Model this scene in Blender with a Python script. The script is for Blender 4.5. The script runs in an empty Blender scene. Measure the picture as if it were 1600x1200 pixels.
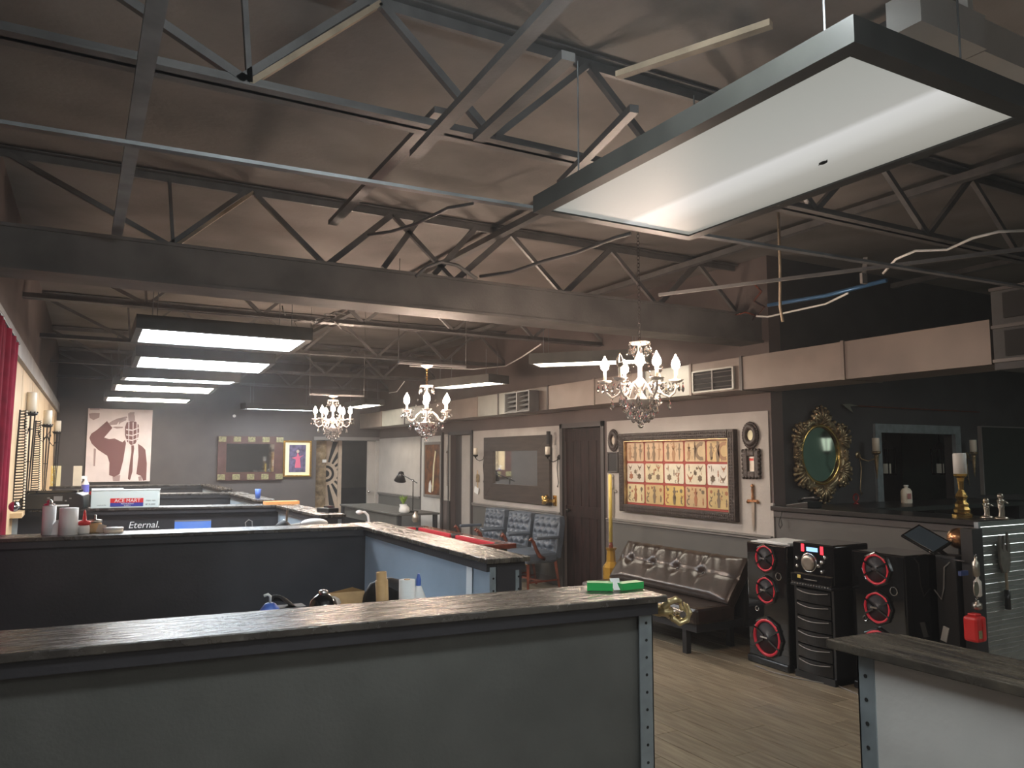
import bpy, bmesh, math, random
from mathutils import Vector, Matrix
from math import sin, cos, pi, radians as R
random.seed(7)
SC = bpy.context.scene; COL = SC.collection

# ------------------------------------------------------------------ camera
EYE = 1.65; F = 1220.0
YAW = math.atan((800-118)/math.hypot(F, 115)); PIT = math.atan(115/F)
cam_d = bpy.data.cameras.new('camera'); cam = bpy.data.objects.new('camera', cam_d); COL.objects.link(cam)
cam_d.sensor_width = 36; cam_d.lens = F/1600*36; cam_d.clip_start = .05
cam.location = (0, 0, EYE); cam.rotation_euler = (pi/2+PIT, 0, -YAW)
SC.camera = cam
_fh = Vector((sin(YAW), cos(YAW), 0)); _r = Vector((cos(YAW), -sin(YAW), 0))
_f = _fh*cos(PIT)+Vector((0, 0, sin(PIT))); _u = _r.cross(_f)
def at(px, py, ax, val):
    """point of the real plane ax=val that the photograph shows at pixel (px,py)"""
    d = _f+_r*((px-800)/F)-_u*((py-600)/F); c = Vector((0, 0, EYE)); i = 'xyz'.index(ax)
    return c+d*((val-c[i])/d[i])
# ------------------------------------------------------------------ world, exposure, levels of the visible lamps and the added fill lights
w = bpy.data.worlds.new('world'); SC.world = w; w.use_nodes = True
w.node_tree.nodes['Background'].inputs[0].default_value = (.5, .5, .55, 1)
w.node_tree.nodes['Background'].inputs[1].default_value = .02
vs_ = w.node_tree.nodes.new('ShaderNodeVolumeScatter'); vs_.inputs['Color'].default_value = (.95, .97, 1, 1); vs_.inputs['Density'].default_value = .0045; vs_.inputs['Anisotropy'].default_value = .55
w.node_tree.links.new(vs_.outputs[0], w.node_tree.nodes['World Output'].inputs['Volume'])   # thin haze added to imitate lens glare and lift the blacks
SC.view_settings.view_transform = 'Standard'; SC.view_settings.look = 'None'
SC.view_settings.gamma = 1; SC.view_settings.use_curve_mapping = False
SC.view_settings.exposure = 0.0
L_ROW = 34.0; L_RIGHT = 20.0; L_BULB = 400.0; L_BIG = .62; L_REAR = 11.0; L_TUBE = 82.0

# ------------------------------------------------------------------ materials
MATS = {}
def mat(n, col, rough=.6, metal=0, var=.0, vs=8, bump=0, bs=60, coat=0, emi=0, ecol=None, rnd=0, stretch=None, col2=None, trans=0, spec=None, ior=None, rvar=None):
    if n in MATS: return MATS[n]
    m = bpy.data.materials.new(n); m.use_nodes = True; nt = m.node_tree; b = nt.nodes['Principled BSDF']; ln = nt.links.new
    b.inputs['Base Color'].default_value = (*col, 1); b.inputs['Roughness'].default_value = rough
    b.inputs['Metallic'].default_value = metal; b.inputs['Coat Weight'].default_value = coat
    b.inputs['Transmission Weight'].default_value = trans
    if spec is not None: b.inputs['Specular IOR Level'].default_value = spec
    if ior: b.inputs['IOR'].default_value = ior
    if emi:
        b.inputs['Emission Color'].default_value = (*(ecol or col), 1); b.inputs['Emission Strength'].default_value = emi
    tc = nt.nodes.new('ShaderNodeTexCoord'); mp = nt.nodes.new('ShaderNodeMapping'); ln(tc.outputs['Object'], mp.inputs[0])
    if stretch: mp.inputs['Scale'].default_value = stretch
    src = None
    if var or col2:
        nz = nt.nodes.new('ShaderNodeTexNoise'); nz.inputs['Scale'].default_value = vs; nz.inputs['Detail'].default_value = 6
        ln(mp.outputs[0], nz.inputs['Vector'])
        mx = nt.nodes.new('ShaderNodeMix'); mx.data_type = 'RGBA'
        c2 = col2 or tuple(min(1, c*(1+var)) for c in col); c1 = col if col2 else tuple(c*(1-var) for c in col)
        mx.inputs[6].default_value = (*c1, 1); mx.inputs[7].default_value = (*c2, 1)
        cr = nt.nodes.new('ShaderNodeMapRange'); cr.inputs[1].default_value = .35; cr.inputs[2].default_value = .65
        ln(nz.outputs[0], cr.inputs[0]); ln(cr.outputs[0], mx.inputs[0]); src = mx.outputs[2]
    if rnd:
        oi = nt.nodes.new('ShaderNodeObjectInfo'); hs = nt.nodes.new('ShaderNodeHueSaturation')
        mr = nt.nodes.new('ShaderNodeMapRange'); mr.inputs[3].default_value = 1-rnd; mr.inputs[4].default_value = 1+rnd
        ln(oi.outputs['Random'], mr.inputs[0]); ln(mr.outputs[0], hs.inputs['Value'])
        if src: ln(src, hs.inputs['Color'])
        else: hs.inputs['Color'].default_value = (*col, 1)
        src = hs.outputs[0]
    if src: ln(src, b.inputs['Base Color'])
    if rvar:
        n3 = nt.nodes.new('ShaderNodeTexNoise'); n3.inputs['Scale'].default_value = rvar[2]; n3.inputs['Detail'].default_value = 8; n3.inputs['Roughness'].default_value = .7
        ln(mp.outputs[0], n3.inputs['Vector']); m3 = nt.nodes.new('ShaderNodeMapRange'); m3.inputs[1].default_value = .42; m3.inputs[2].default_value = .6
        m3.inputs[3].default_value = rvar[0]; m3.inputs[4].default_value = rvar[1]; ln(n3.outputs[0], m3.inputs[0]); ln(m3.outputs[0], b.inputs['Roughness'])
    if bump:
        n2 = nt.nodes.new('ShaderNodeTexNoise'); n2.inputs['Scale'].default_value = bs; n2.inputs['Detail'].default_value = 4
        ln(mp.outputs[0], n2.inputs['Vector']); bp = nt.nodes.new('ShaderNodeBump'); bp.inputs['Strength'].default_value = bump
        bp.inputs['Distance'].default_value = .01; ln(n2.outputs[0], bp.inputs['Height']); ln(bp.outputs[0], b.inputs['Normal'])
    MATS[n] = m; return m
M = dict(
 deck=mat('deck', (.185, .17, .158), .75, var=.25, vs=1.3, bump=.2, bs=30),
 steel=mat('black_steel', (.115, .112, .11), .45, var=.2, vs=6, bump=.1),
 beam=mat('beam_paint', (.11, .105, .10), .6, var=.25, vs=3, bump=.15),
 strut=mat('bare_strut', (.19, .20, .21), .4, metal=.3, var=.3, vs=5),
 tanwood=mat('bare_wood', (.30, .235, .165), .6, var=.2, vs=10),
 wdark=mat('wall_charcoal', (.095, .083, .079), .75, var=.08, vs=3, bump=.15, bs=120),
 wblack=mat('wall_black_paint', (.055, .056, .058), .7, var=.15, vs=3, bump=.15, bs=90),
 wbrown=mat('wall_brown', (.12, .095, .088), .7, var=.1, vs=2, bump=.1),
 wains=mat('wainscot_grey', (.115, .112, .105), .6, var=.08, vs=3, bump=.1),
 wlight=mat('wall_light_grey', (.46, .43, .40), .6, var=.08, vs=3, bump=.35, bs=25),
 trim=mat('grey_trim', (.22, .21, .20), .45),
 trimd=mat('dark_trim', (.07, .062, .06), .45),
 plank=mat('floor_plank', (.20, .16, .11), .42, col2=(.33, .28, .20), vs=3.2, stretch=(9, 1, 1), bump=.12, bs=14, rnd=.16),
 subfloor=mat('floor_base', (.22, .18, .145), .5, var=.2, vs=4, stretch=(6, 1, 1)),
 tan=mat('tan_panel', (.62, .44, .25), .6, var=.1, vs=2),
 hdr=mat('header_grey', (.30, .28, .26), .6, var=.15, vs=4),
 part=mat('partition_charcoal', (.095, .095, .088), .45, var=.12, vs=5, bump=.12, bs=80),
 partblk=mat('partition_black', (.030, .028, .032), .5, var=.2, vs=4, bump=.1, bs=60),
 partblue=mat('partition_blue_grey', (.36, .44, .52), .45, var=.08, vs=3, bump=.08),
 partgrey=mat('partition_light_grey', (.56, .55, .53), .5, var=.06, vs=4, bump=.3, bs=12),
 ledge=mat('ledge_varnish', (.030, .026, .024), .26, col2=(.07, .06, .05), vs=7, stretch=(1, 6, 1), bump=.9, bs=13, spec=.9, rvar=(.19, .34, 6)),
 ledgey=mat('ledge_varnish_long', (.03, .026, .024), .25, col2=(.12, .10, .075), vs=5, stretch=(6, 1, 1), bump=.9, bs=13, spec=.9, rvar=(.19, .34, 6)),
 galv=mat('galvanised', (.33, .38, .41), .4, metal=.5, var=.15, vs=12),
 hole=mat('dark_hole', (.01, .01, .01), .8),
 duct=mat('duct_painted', (.21, .17, .145), .5, var=.14, vs=2.5, metal=.1, bump=.08, bs=12, rnd=.2),
 ductg=mat('duct_bare', (.34, .34, .31), .42, metal=.25, var=.12, vs=3),
 black=mat('black_plastic', (.012, .012, .013), .28, spec=.6),
 blackm=mat('black_matte', (.02, .02, .022), .6),
 gloss=mat('piano_black', (.006, .006, .007), .08, coat=.6),
 iron=mat('wrought_iron', (.022, .018, .016), .4, metal=.6, bump=.1),
 white=mat('white_plain', (.80, .80, .78), .5),
 paper=mat('white_paper', (.86, .88, .88), .7),
 wax=mat('cream_wax', (.80, .74, .62), .45, var=.05),
 waxy=mat('yellow_wax', (.80, .62, .16), .4),
 gold=mat('polished_gold', (.83, .55, .18), .2, metal=1, bump=.1),
 goldp=mat('pale_gold_paint', (.62, .50, .27), .3, metal=.75, bump=.1, bs=40),
 agold=mat('antique_gold', (.44, .34, .20), .32, metal=.85, var=.35, vs=14, bump=.3, bs=50),
 copper=mat('copper_mottled', (.62, .33, .17), .25, metal=.9, var=.5, vs=18),
 mirror=mat('mirror_glass', (.85, .87, .86), .03, metal=1),
 mirrorg=mat('mirror_tinted', (.42, .55, .50), .05, metal=1),
 wframe=mat('dark_wood_frame', (.045, .033, .027), .45, var=.25, vs=2.5, stretch=(1, 1, 9), bump=.12),
 pframe=mat('red_brown_frame', (.085, .038, .032), .4, var=.2, vs=6),
 bframe=mat('carved_brown_frame', (.042, .028, .023), .35, var=.3, vs=30, bump=.6, bs=70),
 redmat=mat('red_mat_board', (.36, .06, .045), .6),
 blueleather=mat('blue_leather', (.088, .108, .138), .36, var=.12, vs=9, bump=.1, bs=60),
 brleather=mat('brown_black_leather', (.030, .020, .016), .28, var=.35, vs=8, bump=.08, bs=40),
 mahog=mat('mahogany', (.15, .035, .018), .22, var=.3, vs=12, coat=.4),
 felt=mat('red_felt', (.40, .012, .025), .85),
 redcur=mat('red_curtain', (.20, .010, .028), .9, spec=.1, var=.2, vs=9),
 doorw=mat('dark_door_wood', (.020, .009, .008), .5, spec=.25, var=.45, vs=6, stretch=(4, 4, .7), bump=.15),
 chrome=mat('chrome', (.75, .75, .76), .15, metal=1),
 red=mat('red_plastic', (.65, .03, .03), .3),
 ringred=mat('speaker_ring_red', (.70, .03, .06), .3),
 cone=mat('speaker_cone', (.06, .065, .075), .4),
 green=mat('green_card', (.03, .42, .10), .45),
 blue=mat('blue_plastic', (.08, .16, .55), .4),
 kraft=mat('kraft_card', (.52, .33, .15), .6, var=.12, vs=20),
 crystal=mat('crystal', (1, 1, 1), .015, trans=1, ior=1.5),
 frost=mat('opal_glass', (.92, .86, .80), .12, trans=.2, ior=1.45),
 bulb=mat('lit_bulb', (1, .72, .50), .5, emi=L_BULB, ecol=(1, .76, .60)),
 bulboff=mat('clear_bulb', (1, .95, .9), .05, trans=1, ior=1.3),
 tubeon=mat('lit_diffuser', (.95, .97, 1), .5, emi=L_ROW, ecol=(.84, .93, 1)),
 tubewarm=mat('lit_diffuser_warm', (1, .93, .85), .5, emi=L_ROW*.8, ecol=(1, .90, .78)),
 tuberight=mat('lit_diffuser_right', (1, .9, .75), .5, emi=L_RIGHT, ecol=(1, .90, .74)),
 tuberear=mat('lit_diffuser_rear', (1, 1, 1), .5, emi=L_REAR, ecol=(.95, 1, .97)),
 housing=mat('fixture_housing', (.055, .055, .05), .45, var=.15),
 amber=mat('amber_glass', (.62, .36, .06), .12, trans=.4, coat=.3),
 pinkcan=mat('canvas_pale_pink', (.84, .74, .73), .7, var=.06, vs=5),
 stencil=mat('stencil_brown', (.20, .085, .08), .7),
 stencilm=mat('stencil_mid', (.42, .30, .29), .7),
 sage=mat('sage_paint', (.24, .22, .11), .6, var=.4, vs=30),
 purple=mat('print_purple', (.10, .08, .15), .6, var=.5, vs=14),
 pink=mat('print_pink', (.60, .12, .2), .6),
 orangep=mat('print_orange_brown', (.26, .10, .035), .35, col2=(.05, .025, .015), vs=7),
 ivory=mat('ivory_print', (.82, .78, .52), .5),
 stone=mat('carved_stone', (.26, .19, .11), .7, var=.4, vs=9, bump=.8, bs=12),
 cream=mat('cream_board', (.50, .40, .31), .6, var=.1),
 leaf=mat('leaf_green', (.25, .40, .06), .5),
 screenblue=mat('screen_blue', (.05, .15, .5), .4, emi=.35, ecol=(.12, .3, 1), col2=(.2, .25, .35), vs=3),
 ledred=mat('led_red', (1, .02, .03), .4, emi=2.2, ecol=(1, .03, .05)),
 ledblue=mat('led_blue', (.2, .5, 1), .4, emi=1.2, ecol=(.35, .6, 1)),
 plate=mat('tread_plate', (.36, .38, .37), .36, metal=.7, var=.15, vs=4),
 ink=mat('tattoo_ink', (.10, .06, .035), .6), inkr=mat('tattoo_ink_red', (.42, .10, .04), .6),
 darkred=mat('dark_red_cloth', (.22, .02, .03), .8),
 bluepipe=mat('blue_conduit', (.06, .16, .32), .3, metal=.4),
 polish=mat('polished_stud', (.85, .87, .88), .2, metal=.9),
 silver=mat('aged_silver', (.48, .44, .38), .3, metal=.9, bump=.2),
)

# ------------------------------------------------------------------ mesh helpers
class MB:
    def __init__(s): s.v = []; s.f = []
    def add(s, vs, fs):
        o = len(s.v); s.v += [Vector(v) for v in vs]; s.f += [tuple(i+o for i in f) for f in fs]; return s
    def box(s, a, b, rot=None, c=None):
        x0, y0, z0 = a; x1, y1, z1 = b
        vs = [Vector(p) for p in ((x0,y0,z0),(x1,y0,z0),(x1,y1,z0),(x0,y1,z0),(x0,y0,z1),(x1,y0,z1),(x1,y1,z1),(x0,y1,z1))]
        if rot is not None:
            c = Vector(c) if c is not None else (vs[0]+vs[6])/2
            vs = [c+rot@(v-c) for v in vs]
        return s.add(vs, [(3,2,1,0),(4,5,6,7),(0,1,5,4),(1,2,6,5),(2,3,7,6),(3,0,4,7)])
    def bar(s, p, q, w, h=None, up=(0,0,1)):
        p, q = Vector(p), Vector(q); h = h or w; d = (q-p).normalized(); up = Vector(up)
        if abs(d.dot(up)) > .98: up = Vector((0,1,0))
        a = d.cross(up).normalized()*w/2; b = a.cross(d).normalized()*h/2
        vs = [p-a-b, p+a-b, p+a+b, p-a+b, q-a-b, q+a-b, q+a+b, q-a+b]
        return s.add(vs, [(3,2,1,0),(4,5,6,7),(0,1,5,4),(1,2,6,5),(2,3,7,6),(3,0,4,7)])
    def tube(s, pts, r, n=8, cap=True):
        pts = [Vector(p) for p in pts]; rs = r if isinstance(r, (list, tuple)) else [r]*len(pts); o = len(s.v); prev = None
        for i, p in enumerate(pts):
            d = (pts[min(i+1, len(pts)-1)]-pts[max(i-1, 0)]).normalized()
            if prev is None:
                up = Vector((0,0,1)) if abs(d.z) < .9 else Vector((1,0,0)); a = d.cross(up).normalized()
            else: a = (prev-d*prev.dot(d)).normalized()
            prev = a; b = d.cross(a)
            for k in range(n): t = 2*pi*k/n; s.v.append(p+(a*cos(t)+b*sin(t))*rs[i])
        for i in range(len(pts)-1):
            for k in range(n): s.f.append((o+i*n+k, o+i*n+(k+1) % n, o+(i+1)*n+(k+1) % n, o+(i+1)*n+k))
        if cap: s.f.append(tuple(o+k for k in reversed(range(n)))); s.f.append(tuple(o+(len(pts)-1)*n+k for k in range(n)))
        return s
    def lathe(s, prof, c=(0,0,0), n=16, sx=1, sy=1, axis='z'):
        o = len(s.v); c = Vector(c)
        for r, z in prof:
            for k in range(n):
                t = 2*pi*k/n; v = (r*cos(t)*sx, r*sin(t)*sy, z)
                if axis == 'y': v = (v[0], z, v[1])
                if axis == 'x': v = (z, v[0], v[1])
                s.v.append(c+Vector(v))
        m = len(prof)
        for i in range(m-1):
            for k in range(n): s.f.append((o+i*n+k, o+i*n+(k+1) % n, o+(i+1)*n+(k+1) % n, o+(i+1)*n+k))
        s.f.append(tuple(o+k for k in reversed(range(n)))); s.f.append(tuple(o+(m-1)*n+k for k in range(n)))
        return s
    def ball(s, c, r, n=12, m=8, sc=(1,1,1)):
        pr = [(max(1e-4, r*sin(pi*i/m)), -r*cos(pi*i/m)) for i in range(m+1)]
        o = len(s.v); s.lathe(pr, (0,0,0), n)
        for i in range(o, len(s.v)): v = s.v[i]; s.v[i] = Vector((v.x*sc[0], v.y*sc[1], v.z*sc[2]))+Vector(c)
        return s
    def torus(s, c, r, t, n=24, m=8, ax='y', sx=1, sz=1):
        o = len(s.v)
        for i in range(n):
            a = 2*pi*i/n
            for k in range(m):
                b = 2*pi*k/m; x = (r+t*cos(b))*cos(a)*sx; z = (r+t*cos(b))*sin(a)*sz; y = t*sin(b)
                v = (x, y, z) if ax == 'y' else ((y, x, z) if ax == 'x' else (x, z, y)); s.v.append(Vector(c)+Vector(v))
        for i in range(n):
            for k in range(m): s.f.append((o+i*m+k, o+i*m+(k+1) % m, o+((i+1) % n)*m+(k+1) % m, o+((i+1) % n)*m+k))
        return s
    def prism(s, poly, y0, y1):           # poly in local XZ, extruded along y
        n = len(poly); o = len(s.v)
        for y in (y0, y1):
            for x, z in poly: s.v.append(Vector((x, y, z)))
        s.f.append(tuple(o+i for i in range(n))); s.f.append(tuple(o+n+i for i in reversed(range(n))))
        for i in range(n): s.f.append((o+i, o+n+i, o+n+(i+1) % n, o+(i+1) % n))
        return s
    def grid(s, fn, nu, nv):
        o = len(s.v)
        for i in range(nu+1):
            for j in range(nv+1): s.v.append(Vector(fn(i/nu, j/nv)))
        for i in range(nu):
            for j in range(nv): a = o+i*(nv+1)+j; s.f.append((a, a+nv+1, a+nv+2, a+1))
        return s
def link(name, mesh, parent=None, loc=None):
    o = bpy.data.objects.new(name, mesh); COL.objects.link(o)
    if parent: o.parent = parent
    if loc is not None: o.location = loc
    return o
def obj(name, mb, m, parent=None, W=False, smooth=False, bev=0, loc=None):
    me = bpy.data.meshes.new(name); off = Vector((0,0,0))
    if W and parent:
        p = parent
        while p: off += p.location; p = p.parent
    if W and not parent and loc is None:      # give a single mesh thing its own base origin
        xs = [v.x for v in mb.v]; ys = [v.y for v in mb.v]; zs = [v.z for v in mb.v]
        off = Vector(((min(xs)+max(xs))/2, (min(ys)+max(ys))/2, min(zs))); loc = off
    me.from_pydata([tuple(v-off) for v in mb.v], [], mb.f)
    bm = bmesh.new(); bm.from_mesh(me); bmesh.ops.recalc_face_normals(bm, faces=bm.faces); bm.to_mesh(me); bm.free()
    me.materials.append(m if not isinstance(m, str) else (MATS[m] if m in MATS else M[m]))
    if smooth: me.polygons.foreach_set('use_smooth', [True]*len(me.polygons))
    o = link(name, me, parent, loc)
    if bev:
        b = o.modifiers.new('bevel', 'BEVEL'); b.width = bev; b.segments = 2; b.limit_method = 'ANGLE'
    return o
def smooth_angle(o, a=40):
    pass
def tag(o, label, cat, group=None):
    o['label'] = label; o['category'] = cat
    if group: o['group'] = group
    return o
def thing(name, label, cat, loc=(0,0,0), rz=0, group=None, rx=0, ry=0):
    o = bpy.data.objects.new(name, None); COL.objects.link(o); o.location = loc; o.rotation_euler = (rx, ry, rz)
    o.empty_display_size = .1
    return tag(o, label, cat, group)
def struct(o): o['kind'] = 'structure'; return o
def copy_tree(o, parent=None):
    c = o.copy(); COL.objects.link(c)
    if parent: c.parent = parent
    for ch in [x for x in bpy.data.objects if x.parent == o]: copy_tree(ch, c)
    return c
def text_mb(txt, size, center=True, shear=0, extr=0):
    cu = bpy.data.curves.new('t', 'FONT'); cu.body = txt; cu.size = size; cu.extrude = extr; cu.resolution_u = 3; cu.shear = shear
    if center: cu.align_x = 'CENTER'
    o = bpy.data.objects.new('t', cu); COL.objects.link(o)
    me = bpy.data.meshes.new_from_object(o); mb = MB()
    mb.add([(v.co.x, -v.co.z, v.co.y) for v in me.vertices], [tuple(p.vertices) for p in me.polygons])
    bpy.data.objects.remove(o); bpy.data.curves.remove(cu); bpy.data.meshes.remove(me); return mb
def shift(mb, d):
    d = Vector(d); mb.v = [v+d for v in mb.v]; return mb
def xform(mb, m): mb.v = [m@v for v in mb.v]; return mb
RIGHT, BACK, LEFT = -pi/2, 0, pi/2       # wall frames: local x = viewer's right, local -y = out of the wall
def rect(ax, val, tl, br):
    a = at(*tl, ax, val); b = at(*br, ax, val); c = (a+b)/2
    wd = abs(a.y-b.y) if ax == 'x' else abs(a.x-b.x)
    return Vector((c.x, c.y, min(a.z, b.z))), wd, abs(a.z-b.z)
XW = 5.55; YB = 15.7; ROOF = 3.53; RX = 10.2

# ================================================================== STRUCTURE
def wallL(y): return -.33-.0157*(15.7-y)
# floor
fl = struct(obj('floor', MB().box((-1, -4, -.12), (RX+.2, 18.3, -.006)), 'subfloor'))
pl_me = {}
def plank(x, y0, y1, wd=.178):
    key = (round(y1-y0, 3), wd)
    if key not in pl_me:
        mb = MB(); g = .0015; l = (y1-y0)/2; b = .0015
        vs = [(-wd/2+g, -l+g, -.006), (wd/2-g, -l+g, -.006), (wd/2-g, l-g, -.006), (-wd/2+g, l-g, -.006),
              (-wd/2+g+b, -l+g+b, 0), (wd/2-g-b, -l+g+b, 0), (wd/2-g-b, l-g-b, 0), (-wd/2+g+b, l-g-b, 0)]
        mb.add(vs, [(4,5,6,7),(0,1,5,4),(1,2,6,5),(2,3,7,6),(3,0,4,7)])
        me = bpy.data.meshes.new('plank'); me.from_pydata([tuple(v) for v in mb.v], [], mb.f); me.materials.append(M['plank']); pl_me[key] = me
    link('floor_plank', pl_me[key], fl, (x, (y0+y1)/2, 0))
k = 0; x = 1.92
while x < 5.5:
    y = 1.0-(k*.47 % 1.22)
    while y < 9.2:
        plank(x, max(y, .6), min(y+1.22, 9.3)) if min(y+1.22, 9.3)-max(y, .6) > .05 else None; y += 1.22
    x += .18; k += 1
# roof deck
ceil = struct(obj('ceiling', MB().box((-1, -4, ROOF), (RX+.2, 18.3, ROOF+.12)), 'deck'))
# left wall, header and tan panels
def lw_box(mb, y0, y1, z0, z1, d0, d1):
    a, b = wallL(y0), wallL(y1)
    return mb.add([(a+d0,y0,z0),(a+d1,y0,z0),(b+d1,y1,z0),(b+d0,y1,z0),(a+d0,y0,z1),(a+d1,y0,z1),(b+d1,y1,z1),(b+d0,y1,z1)],
                  [(3,2,1,0),(4,5,6,7),(0,1,5,4),(1,2,6,5),(2,3,7,6),(3,0,4,7)])
wl = struct(obj('wall_left', lw_box(MB(), -4, YB, 0, ROOF, -.2, 0), 'wbrown'))
ys = [3.2, 4.4, 5.6, 6.85, 8.05, 9.3, 10.5, 11.7, 12.9, 14.1, 15.69]
for a, b in zip(ys, ys[1:]): obj('tan_wall_panel', lw_box(MB(), a+.012, b-.012, .95, 2.43, .001, .014), 'tan', wl)
for y in ys[1:-1]: obj('panel_batten', lw_box(MB(), y-.011, y+.011, .95, 2.43, .0005, .008), 'trimd', wl)
struct(obj('trim_1', lw_box(MB(), -4, YB-.01, 2.43, 2.58, .002, .05), 'hdr'))
# back wall with door opening
D0, D1, DT = 4.23, 5.5, 2.0
wb = MB().box((-.6, YB, 0), (D0, YB+.15, ROOF)).box((D0, YB, DT), (D1, YB+.15, ROOF)).box((D1, YB, 0), (RX, YB+.15, ROOF))
struct(obj('wall_back', wb, 'wdark'))
dr = struct(obj('door_1', MB().box((D0-.06, YB-.03, DT), (D1+.05, YB+.02, DT+.07)), 'trim'))
obj('door_casing', MB().box((D1-.02, YB-.03, 0), (D1+.05, YB+.02, DT)), 'wlight', dr)
obj('door_leaf', MB().box((5.31, YB+.02, .02), (5.49, YB+.07, DT-.01)), 'wlight', dr)
obj('door_handle', MB().ball((5.335, YB-.01, .95), .03), 'chrome', dr, smooth=True)
# room beyond
wbb = struct(obj('wall_back_room', MB().box((3.6, 18.0, 0), (6.4, 18.2, 2.6)).box((3.4, YB+.15, 0), (3.6, 18.2, 2.6)).box((6.4, YB+.15, 0), (6.6, 18.2, 2.6)), 'wains'))
obj('wainscot', MB().box((4.6, 17.96, 0), (6.4, 18.0, .95)), 'wblack', wbb)
# right wall with openings (wall faces the camera's left)
wr = MB()
def wr_seg(y0, y1, z0=0, z1=ROOF): wr.box((XW, y0, z0), (XW+.15, y1, z1))
wr_seg(5.09, 7.74); wr_seg(7.74, 8.60, 2.03); wr_seg(8.60, 11.32); wr_seg(11.32, 12.12, 2.03); wr_seg(12.12, YB)
wrt = struct(obj('wall_right', wr, 'wbrown'))
for y0, y1, z1 in ((5.12, 7.62, 2.08), (8.67, 11.22, 2.07), (13.42, 15.66, 2.04)):
    obj('light_wall_panel', MB().box((XW-.012, y0, .93), (XW, y1, z1)), 'wlight', wrt)
    obj('wainscot_panel', MB().box((XW-.010, y0-.05, 0), (XW, y1, .91)), 'wains', wrt)
    rl = MB()
    pr = [(0, .895), (-.022, .900), (-.022, .915), (-.034, .925), (-.034, .938), (0, .945)]
    o = [(XW-.01+x, y0-.02, z) for x, z in pr]+[(XW-.01+x, y1, z) for x, z in pr]; n = len(pr)
    rl.add(o, [tuple(range(n)), tuple(range(2*n-1, n-1, -1))]+[(i, i+n, (i+1) % n+n, (i+1) % n) for i in range(n)])
    obj('chair_rail', rl, 'trim', wrt)
    obj('baseboard', MB().box((XW-.022, y0-.03, 0), (XW-.01, y1, .10)), 'trimd', wrt)
obj('corner_bead', MB().bar((XW-.006, 5.10, .93), (XW-.006, 5.10, 1.24), .02, .03), 'wlight', wrt)
# the wall carrying the oval mirror, facing the camera, with a pass-through opening
p0 = at(1370, 676, 'y', 5.1); p1 = at(1492, 789, 'y', 5.1)
ox0, ox1, oz0, oz1 = p0.x, at(1492, 700, 'y', 5.1).x, 1.16, p0.z
wm = MB().box((XW+.15, 5.1, 0), (ox0, 5.22, ROOF)).box((ox1, 5.1, 0), (RX, 5.22, ROOF)).box((ox0, 5.1, 0), (ox1, 5.22, oz0)).box((ox0, 5.1, oz1), (ox1, 5.22, ROOF))
struct(obj('wall_mirror_side', wm, 'wblack'))
win = struct(obj('window_1', MB().box((ox0-.06, 5.07, oz0), (ox0+.03, 5.11, oz1)).box((ox1-.03, 5.07, oz0), (ox1+.07, 5.11, oz1)).box((ox0-.06, 5.07, oz1), (ox1+.07, 5.11, oz1+.09)).box((ox0-.06, 5.03, oz0-.05), (ox1+.07, 5.11, oz0)), 'galv'))
struct(obj('wall_right_far', MB().box((RX, -4, 0), (RX+.15, 8, ROOF)), mat('wall_teal', (.17, .27, .225), .7, var=.15, vs=2)))
yv = 2*5.085-at(1292, 690, 'x', RX-.2).y; T = thing('wall_lantern', 'black wall lantern on the teal wall, seen in the oval mirror', 'lantern', (RX, yv, at(1292, 690, 'x', RX-.2).z-.15), -pi/2)
obj('glass_body', MB().lathe([(.05, 0), (.085, .2), (.05, .26)], (0, -.2, 0), 6), mat('lantern_glow', (1, .95, .8), .4, emi=1.2), T); obj('roof', MB().lathe([(.11, .2), (.06, .3), (.01, .36)], (0, -.2, 0), 6), 'iron', T); obj('cage_base', MB().lathe([(.01, -.06), (.06, -.02), (.06, .01)], (0, -.2, 0), 6), 'iron', T)
for k in range(6): a = k*pi/3; obj('cage_bar', MB().bar((.058*cos(a), -.2+.058*sin(a), 0), (.095*cos(a), -.2+.095*sin(a), .2), .014), 'iron', T)
obj('curved_arm', MB().tube([(0, -.2, -.05), (.02, -.19, -.2), (.0, -.12, -.32), (0, -.03, -.35)], .012, 7), 'iron', T); obj('wall_plate', MB().box((-.04, -.02, -.5), (.04, 0, -.25)), 'iron', T)
struct(obj('wall_rear', MB().box((-.8, -4.15, 0), (RX+.15, -4, ROOF)), 'wbrown'))
struct(obj('wall_hidden_room', MB().box((XW+.15, 7.0, 0), (RX, 7.1, 2.8)), 'wblack'))
# dark drape seen through the opening
dm = MB().grid(lambda u, v: (ox0-.4+u*(ox1-ox0+.8), 6.6+.05*sin(u*55), v*2.2), 120, 2)
tag(obj('dark_drape', dm, 'darkred', W=True), 'very dark red drape seen through the grey framed wall opening', 'curtain')
# door 2: dark plank door in the right wall
d2 = struct(obj('door_2', MB().box((XW-.02, 7.68, 0), (XW+.01, 7.74, 2.09)).box((XW-.02, 8.60, 0), (XW+.01, 8.66, 2.09)).box((XW-.02, 7.68, 2.03), (XW+.01, 8.66, 2.09)), 'trimd'))
for i in range(5):
    y0 = 7.745+i*.171
    obj('door_plank', MB().box((XW+.045, y0+.003, .01), (XW+.085, y0+.168, 2.02)), 'doorw', d2, bev=.004)
obj('door_rail', MB().box((XW+.034, 7.75, 1.86), (XW+.046, 8.595, 2.015)), 'doorw', d2)
obj('door_rail', MB().box((XW+.034, 7.75, .9), (XW+.046, 8.595, 1.04)), 'doorw', d2)
obj('door_handle', MB().ball((XW-.0, 8.5, .98), .026).bar((XW+.0, 8.5, .98), (XW+.04, 8.5, .98), .016), 'iron', d2, smooth=True)
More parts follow.
